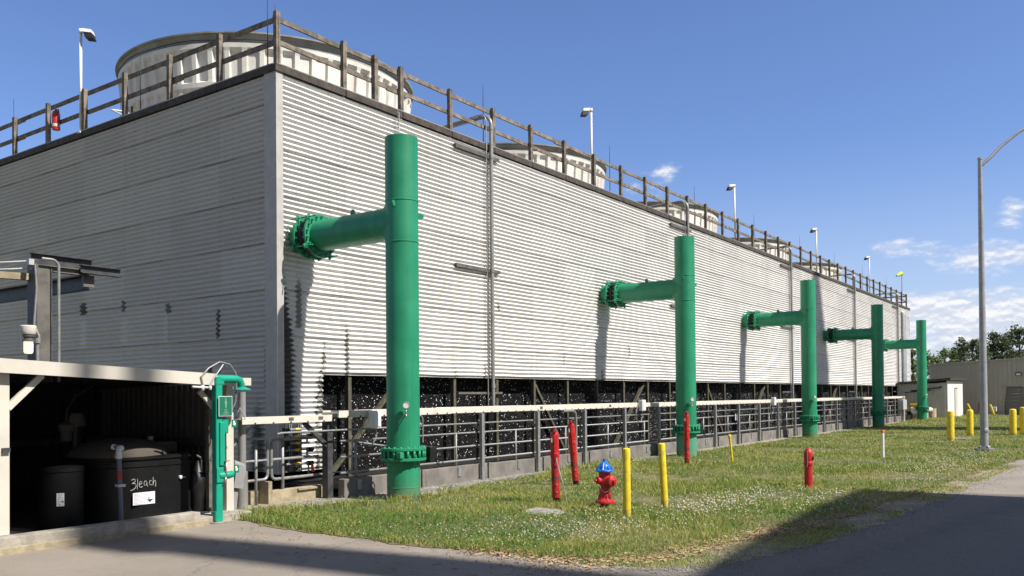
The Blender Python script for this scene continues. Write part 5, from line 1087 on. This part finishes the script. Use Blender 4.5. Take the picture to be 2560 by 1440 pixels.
build('hood', MB().lathe([(.065, 2.62), (.085, 2.63), (.10, 2.66), (.10, 2.74), (.09, 2.75), (0, 2.755)], c, seg=18), 'tray', lp); build('collar', MB().lathe([(.075, 2.60), (.075, 2.615), (.06, 2.62), (.06, 2.56), (.075, 2.555), (.075, 2.535)], c, seg=18), 'greysteel', lp); build('globe', MB().lathe([(.058, 2.535), (.058, 2.40), (.045, 2.375), (0, 2.37)], c, seg=18), 'globe', lp); build('arm', MB().tube([(-4.80, -.82, 2.72), (-4.72, -.76, 2.70), (-4.66, -.70, 2.62)], .022, 8), 'tray', lp)

# ------------------------------------------------------------------ far end: valve set, drum, small shed, tan building
t = thing('valve_assembly', (50.8, -1.6, 0), 'white pipe and yellow actuator between the last two green pipes', 'valve'); 
build('white_pipe', MB().tube([(47.6, -2.2, .62), (49.2, -1.95, .60)], .20, 14).lathe([(.28, 0), (.28, .10)], (49.2, -1.95, .6), (1.6, .25, 0), 16), 'white', t); build('tan_pipe', MB().tube([(49.6, -1.6, .62), (52.0, -2.4, .60)], .16, 14), 'tray', t); build('actuator', MB().box((49.9, -2.05, .5), (50.5, -1.5, 1.02), .05), mat('amber_box', (.55, .30, .02), .5), t); build('dark_valve', MB().lathe([(.2, 0), (.2, .5), (.14, .55), (0, .56)], (49.4, -1.6, .02), seg=14), 'black', t); build('stand', MB().box((50.9, -2.4, 0), (51.1, -2.2, .4)), 'white', t)
t = thing('control_panel', (44.6, -1.9, .6), 'grey control panel box beside the fourth green pipe', 'cabinet'); build('box', MB().box((45.2, -2.05, .72), (46.2, -1.75, 1.32), .02), 'boxgrey', t); build('post', MB().box((46.22, -1.9, 0), (46.36, -1.8, 1.5)), 'tray', t)
t = thing('steel_drum', (56.0, -2.1, 0), 'beige steel drum standing before the small grey shed', 'drum')
t.location = (52.75, -2.35, 0)
build('body', MB().lathe([(.27, 0), (.27, .2), (.28, .21), (.27, .22), (.27, .44), (.28, .45), (.27, .46), (.27, .66), (.285, .67), (.285, .69), (0, .67)], (52.75, -2.35, 0), seg=20), mat('beige_drum', (.48, .40, .27), .6, var=.2, dirt=(.3, .2, .1), dirt_amt=.5), t)
sm = thing('small_shed', (54, -2.5, 0), 'small grey metal shed with a brown roof edge at the tower end', 'shed')
mb = MB(); v_, f_ = ribs((53.3, -3.2, 0), (53.3, -.1, 0), 0, 2.35, .2, .02); mb.add(v_, f_); build('side_wall', mb, 'shedgrey', sm); build('front_wall', MB().box((53.32, -3.23, 0), (60.0, -3.18, 2.52)), 'white', sm); build('back_wall', MB().box((59.95, -3.17, 0), (60.0, -.1, 2.3)), 'shedgrey', sm)
mb = MB(); a = [(53.1, -3.45, 2.56), (60.3, -3.45, 2.60), (60.3, -.1, 2.32), (53.1, -.1, 2.30)]; mb.add(a+[(p[0], p[1], p[2]+.16) for p in a], [(3, 2, 1, 0), (4, 5, 6, 7), (0, 1, 5, 4), (1, 2, 6, 5), (2, 3, 7, 6), (3, 0, 4, 7)]); build('roof', mb, 'roofbrown', sm)
build('door', MB().box((56.3, -3.25, .05), (57.5, -3.235, 2.0)), 'shedwhite', sm); build('door_frame', MB().box((56.25, -3.26, 2.0), (57.55, -3.236, 2.06)).box((56.2, -3.262, .05), (56.29, -3.236, 2.0)), 'greysteel', sm)
build('wall_pipe', MB().tube([(53.2, -2.9, 2.1), (53.2, -1.0, 1.85)], .05, 8).tube([(53.18, -2.2, 1.9), (53.18, -.6, 1.75)], .03, 8), 'darksteel', sm)
tb = thing('tan_building', (64.4, -5, 0), 'long low tan ribbed metal building at the right behind the lamp', 'building')
mb = MB()
def ztb(y): return 3.95+(-.5-y)*.0445
ys = -.3; pr = []
k = 0
while ys-k*.3 > -22:
    for f, o in ((0, 0), (.72, 0), (.78, -.045), (.94, -.045)): pr.append((64.4+o, ys-(k+f)*.3))
    k += 1
DOOR = (-5.45, -9.2, 2.15)
vs = []; fs = []
for (a, b) in pr:
    zb = DOOR[2] if DOOR[1] < b < DOOR[0] else 0
    vs += [(a, b, zb), (a, b, ztb(b))]
for i in range(len(pr)-1): fs.append((2*i, 2*i+2, 2*i+3, 2*i+1))
build('ribbed_wall', mb.add(vs, fs), 'tan', tb); build('eave_trim', MB().bar((64.34, -.2, ztb(-.2)+.02), (64.34, -22, ztb(-22)+.02), .14, .10), 'tan', tb)
mb = MB().add([(64.3, -.2, ztb(-.2)), (64.3, -22, ztb(-22)), (80, -22, ztb(-22)+.6), (80, -.2, ztb(-.2)+.6)], [(0, 1, 2, 3)]).add([(64.41, -.3, 0), (80, -.3, 0), (80, -.3, 4), (64.41, -.3, 3.94)], [(0, 1, 2, 3)]); build('roof', mb, 'roofbrown', tb)
mb = MB(); z = 0
while z < 2.14: mb.box((64.50, -9.2, z), (64.53, -5.45, min(2.15, z+.26))); z += .268
build('roller_door', mb, 'doorgrey', tb); build('door_frame', MB().box((64.33, -5.45, 0), (64.5, -5.36, 2.2)).box((64.33, -9.2, 2.15), (64.5, -5.36, 2.24)), 'tan', tb)
wl = build('wall_light', MB().box((64.15, -6.62, 2.95), (64.33, -6.22, 3.2), .02), 'darksteel', tb); build('light_lens', MB().box((64.14, -6.56, 2.98), (64.149, -6.28, 3.12)), 'paper', wl)
t = thing('meter_box', (63.2, -4.85, 0), 'small white meter box by the grey roller door', 'box'); build('cabinet', MB().box((63.1, -5.05, .28), (63.4, -4.65, .62), .02), 'boxwhite', t); build('leg', MB().box((63.2, -4.9, 0), (63.3, -4.8, .28)), 'tray', t)
t = thing('steel_plate', (26, -7.8, 0), 'flat grey cover plate between the two yellow bollards', 'cover'); build('plate', MB().box((24.6, -8.2, 0), (26.2, -7.5, .035), .01), 'conc_curb', t)

# ------------------------------------------------------------------ trees beyond the tan building
def tree(x, y, h, kind, label, seed):
    rg = np.random.default_rng(seed); t = thing('pine_tree' if kind == 'pine' else 'leafy_tree', (x, y, 0), label, 'tree', 'trees beyond the tan building')
    mb = MB().tube([(x, y, -.1), (x+.1, y, h*.5), (x+.05, y+.1, h*.93)], [.020*h, .013*h, .005*h], 8)
    cl = []; nb = 30 if kind == 'pine' else 26
    for k in range(nb):
        f = rg.uniform(.30, 1.0) if kind == 'pine' else rg.uniform(.22, 1.0); a = rg.uniform(0, 6.28)
        sp = (.24*h*(1.08-f)**.6*rg.uniform(.45, 1.1)) if kind == 'pine' else .22*h*math.sin(math.pi*min(1, .15+f*.82))*rg.uniform(.3, 1.0)
        e = (x+math.cos(a)*sp, y+math.sin(a)*sp, h*f*rg.uniform(.94, 1.0)); mb.tube([(x+.05, y, h*f*.88), e], [.007*h, .002*h], 5, caps=False); cl.append((e, .070*h*rg.uniform(.6, 1.3)))
        cl.append(((x+math.cos(a)*sp*.5, y+math.sin(a)*sp*.5, h*f*.95), .055*h*rg.uniform(.5, 1.1)))
    build('trunk', mb, 'bark', t)
    V = []; n_ = 34 if kind == 'pine' else 22
    for (cx_, cy_, cz_), r in cl:
        p = rg.normal(0, .5, (n_, 3))*r*np.array([1, 1, .55])+np.array([cx_, cy_, cz_]); s_ = rg.uniform(.05, .12, (n_, 1))*(1 if kind == 'pine' else 1.1)
        d1 = rg.normal(0, 1, (n_, 3)); d1 /= np.linalg.norm(d1, axis=1)[:, None]; d2 = np.cross(d1, rg.normal(0, 1, (n_, 3))); d2 /= np.linalg.norm(d2, axis=1)[:, None]
        V.append(np.stack([p+d1*s_*1.5, p+d2*s_, p-d1*s_*1.5, p-d2*s_], 1))
    V = np.concatenate(V).reshape(-1, 3)-np.array([x, y, 0]); o = rawmesh('crown', V, np.arange(len(V)), 4, 'pine' if kind == 'pine' else 'decid'); o.parent = t
    return t
def at_px(u, D):        # a point D metres along the optical axis under picture column u
    d = fw+Rr*((u-1280)/FPX); return (CX+d.x*D, CY+d.y*D)
TR = [(2283, 92, 6.5, 'leafy', 'leafy tree between the tower end and the last green pipe'), (2312, 100, 6.9, 'leafy', 'leafy tree just right of the last green pipe'), (2338, 112, 7.4, 'leafy', 'thin pale tree at the left end of the tan roof'), (2362, 118, 7.8, 'leafy', 'lowest pale tree above the left part of the tan roof'),
      (2384, 112, 7.4, 'leafy', 'small bright tree left of the first dark pine'), (2410, 105, 8.5, 'pine', 'leftmost dark pine above the tan roof'), (2434, 98, 8.1, 'pine', 'dark pine just left of the street lamp'), (2462, 95, 7.5, 'leafy', 'bright green tree directly right of the lamp pole'),
      (2486, 98, 9.0, 'pine', 'broad dark pine right of the lamp pole'), (2508, 95, 8.1, 'pine', 'second broad pine right of the lamp pole'), (2528, 97, 8.8, 'pine', 'dense pine third right of the lamp pole'), (2552, 92, 8.8, 'pine', 'tall pine at the right picture edge'),
      (2450, 110, 7.5, 'leafy', 'pale tree hidden partly behind the lamp pole'), (2520, 112, 8.0, 'leafy', 'green tree filling the gap between the right pines'), (2585, 94, 9.2, 'pine', 'pine beyond the right picture edge'), (2395, 125, 8.4, 'pine', 'distant pine behind the small bright tree')]
for i, (u, D, h, kd, lb) in enumerate(TR):
    x, y = at_px(u, D); tree(x, y, h, kd, lb, 40+i)

# ------------------------------------------------------------------ unseen shade casters added behind the camera, outlines shaped from their shadows
def sunward(x, y, z, Y):       # point at plane y=Y on the sun ray through (x,y,z)
    dy = y-Y; return (x+dy*SUNH.x/-SUNH.y, Y, z+dy/(-SUNH.y)*math.tan(R(SUN_EL)))
pb = thing('shade_building', (-4, -30, 0), 'added unseen building behind the viewer, shaped to shade the road', 'building')
prof_ = [sunward(px_, py_, 0, -24) for px_, py_ in ((-14, -9.6), (-3.2, -9.42), (-1.36, -9.18), (.74, -9.0), (3.58, -8.87), (5.6, -8.85), (5.72, -8.98))]
ax0 = prof_[3]; ax1 = (prof_[-1][0]+.15, -24, 0)
fr = [(prof_[0][0]-8, 0), (prof_[0][0]-8, prof_[0][2])]+[(p[0], p[2]) for p in prof_]+[(ax1[0], prof_[-1][2]-.6), (ax1[0], 0)]
n_ = len(fr); build('wall', MB().add([(p[0], -24, p[1]) for p in fr]+[(p[0], -42, p[1]) for p in fr], [tuple(range(n_)), tuple(range(n_, 2*n_))[::-1]]+[(i, (i+1) % n_, n_+(i+1) % n_, n_+i) for i in range(n_)]), 'tan', pb)
build('roof_hatch', MB().box((ax1[0]-6, -30, ax0[2]), (ax1[0]-3, -27, ax0[2]+.2)), 'galv', pb)
vt = thing('shade_tower', (0, -32, 0), 'added unseen tower behind the viewer, tapered to shade the shed front', 'tower')
p1 = sunward(-3.78, -7.0, 0, -32); p2 = sunward(-4.47, -2.4, 0, -32); p3 = sunward(-4.55, -1.5, 0, -32)  # added shaft tapered after the shadow band on the road
build('shaft', MB().tube([(p1[0]+.1, -32, 0), p1, p2, p3], [.74, .62, .48, .42], 24), 'galv', vt)
for gx, r_ in ((-5.10, .20), (-4.36, .28)):
    pa = sunward(gx+.05, -1.8, 0, -32); pb_ = sunward(gx, .0, 0, -32); build('shade_flue', MB().tube([(pa[0], -32, pa[2]-2), pb_], r_, 14), 'galv', vt)  # added pipes that drop two soft shadows on the fascia
sl_ = thing('shade_silo', (38, -40, 0), 'added unseen cone topped silo behind the viewer, shading the fourth pipe', 'silo')
q1 = sunward(34.5, 0, 2.4, -40); q2 = sunward(34.5, 0, 7.8, -40)
build('drum', MB().lathe([(2.15, 0), (2.15, q1[2]), (.55, q2[2]), (0, q2[2]+.2)], (q1[0], -40, 0), seg=32), 'galv', sl_)  # added cone shaped to cast the tapering shadow by the fourth pipe
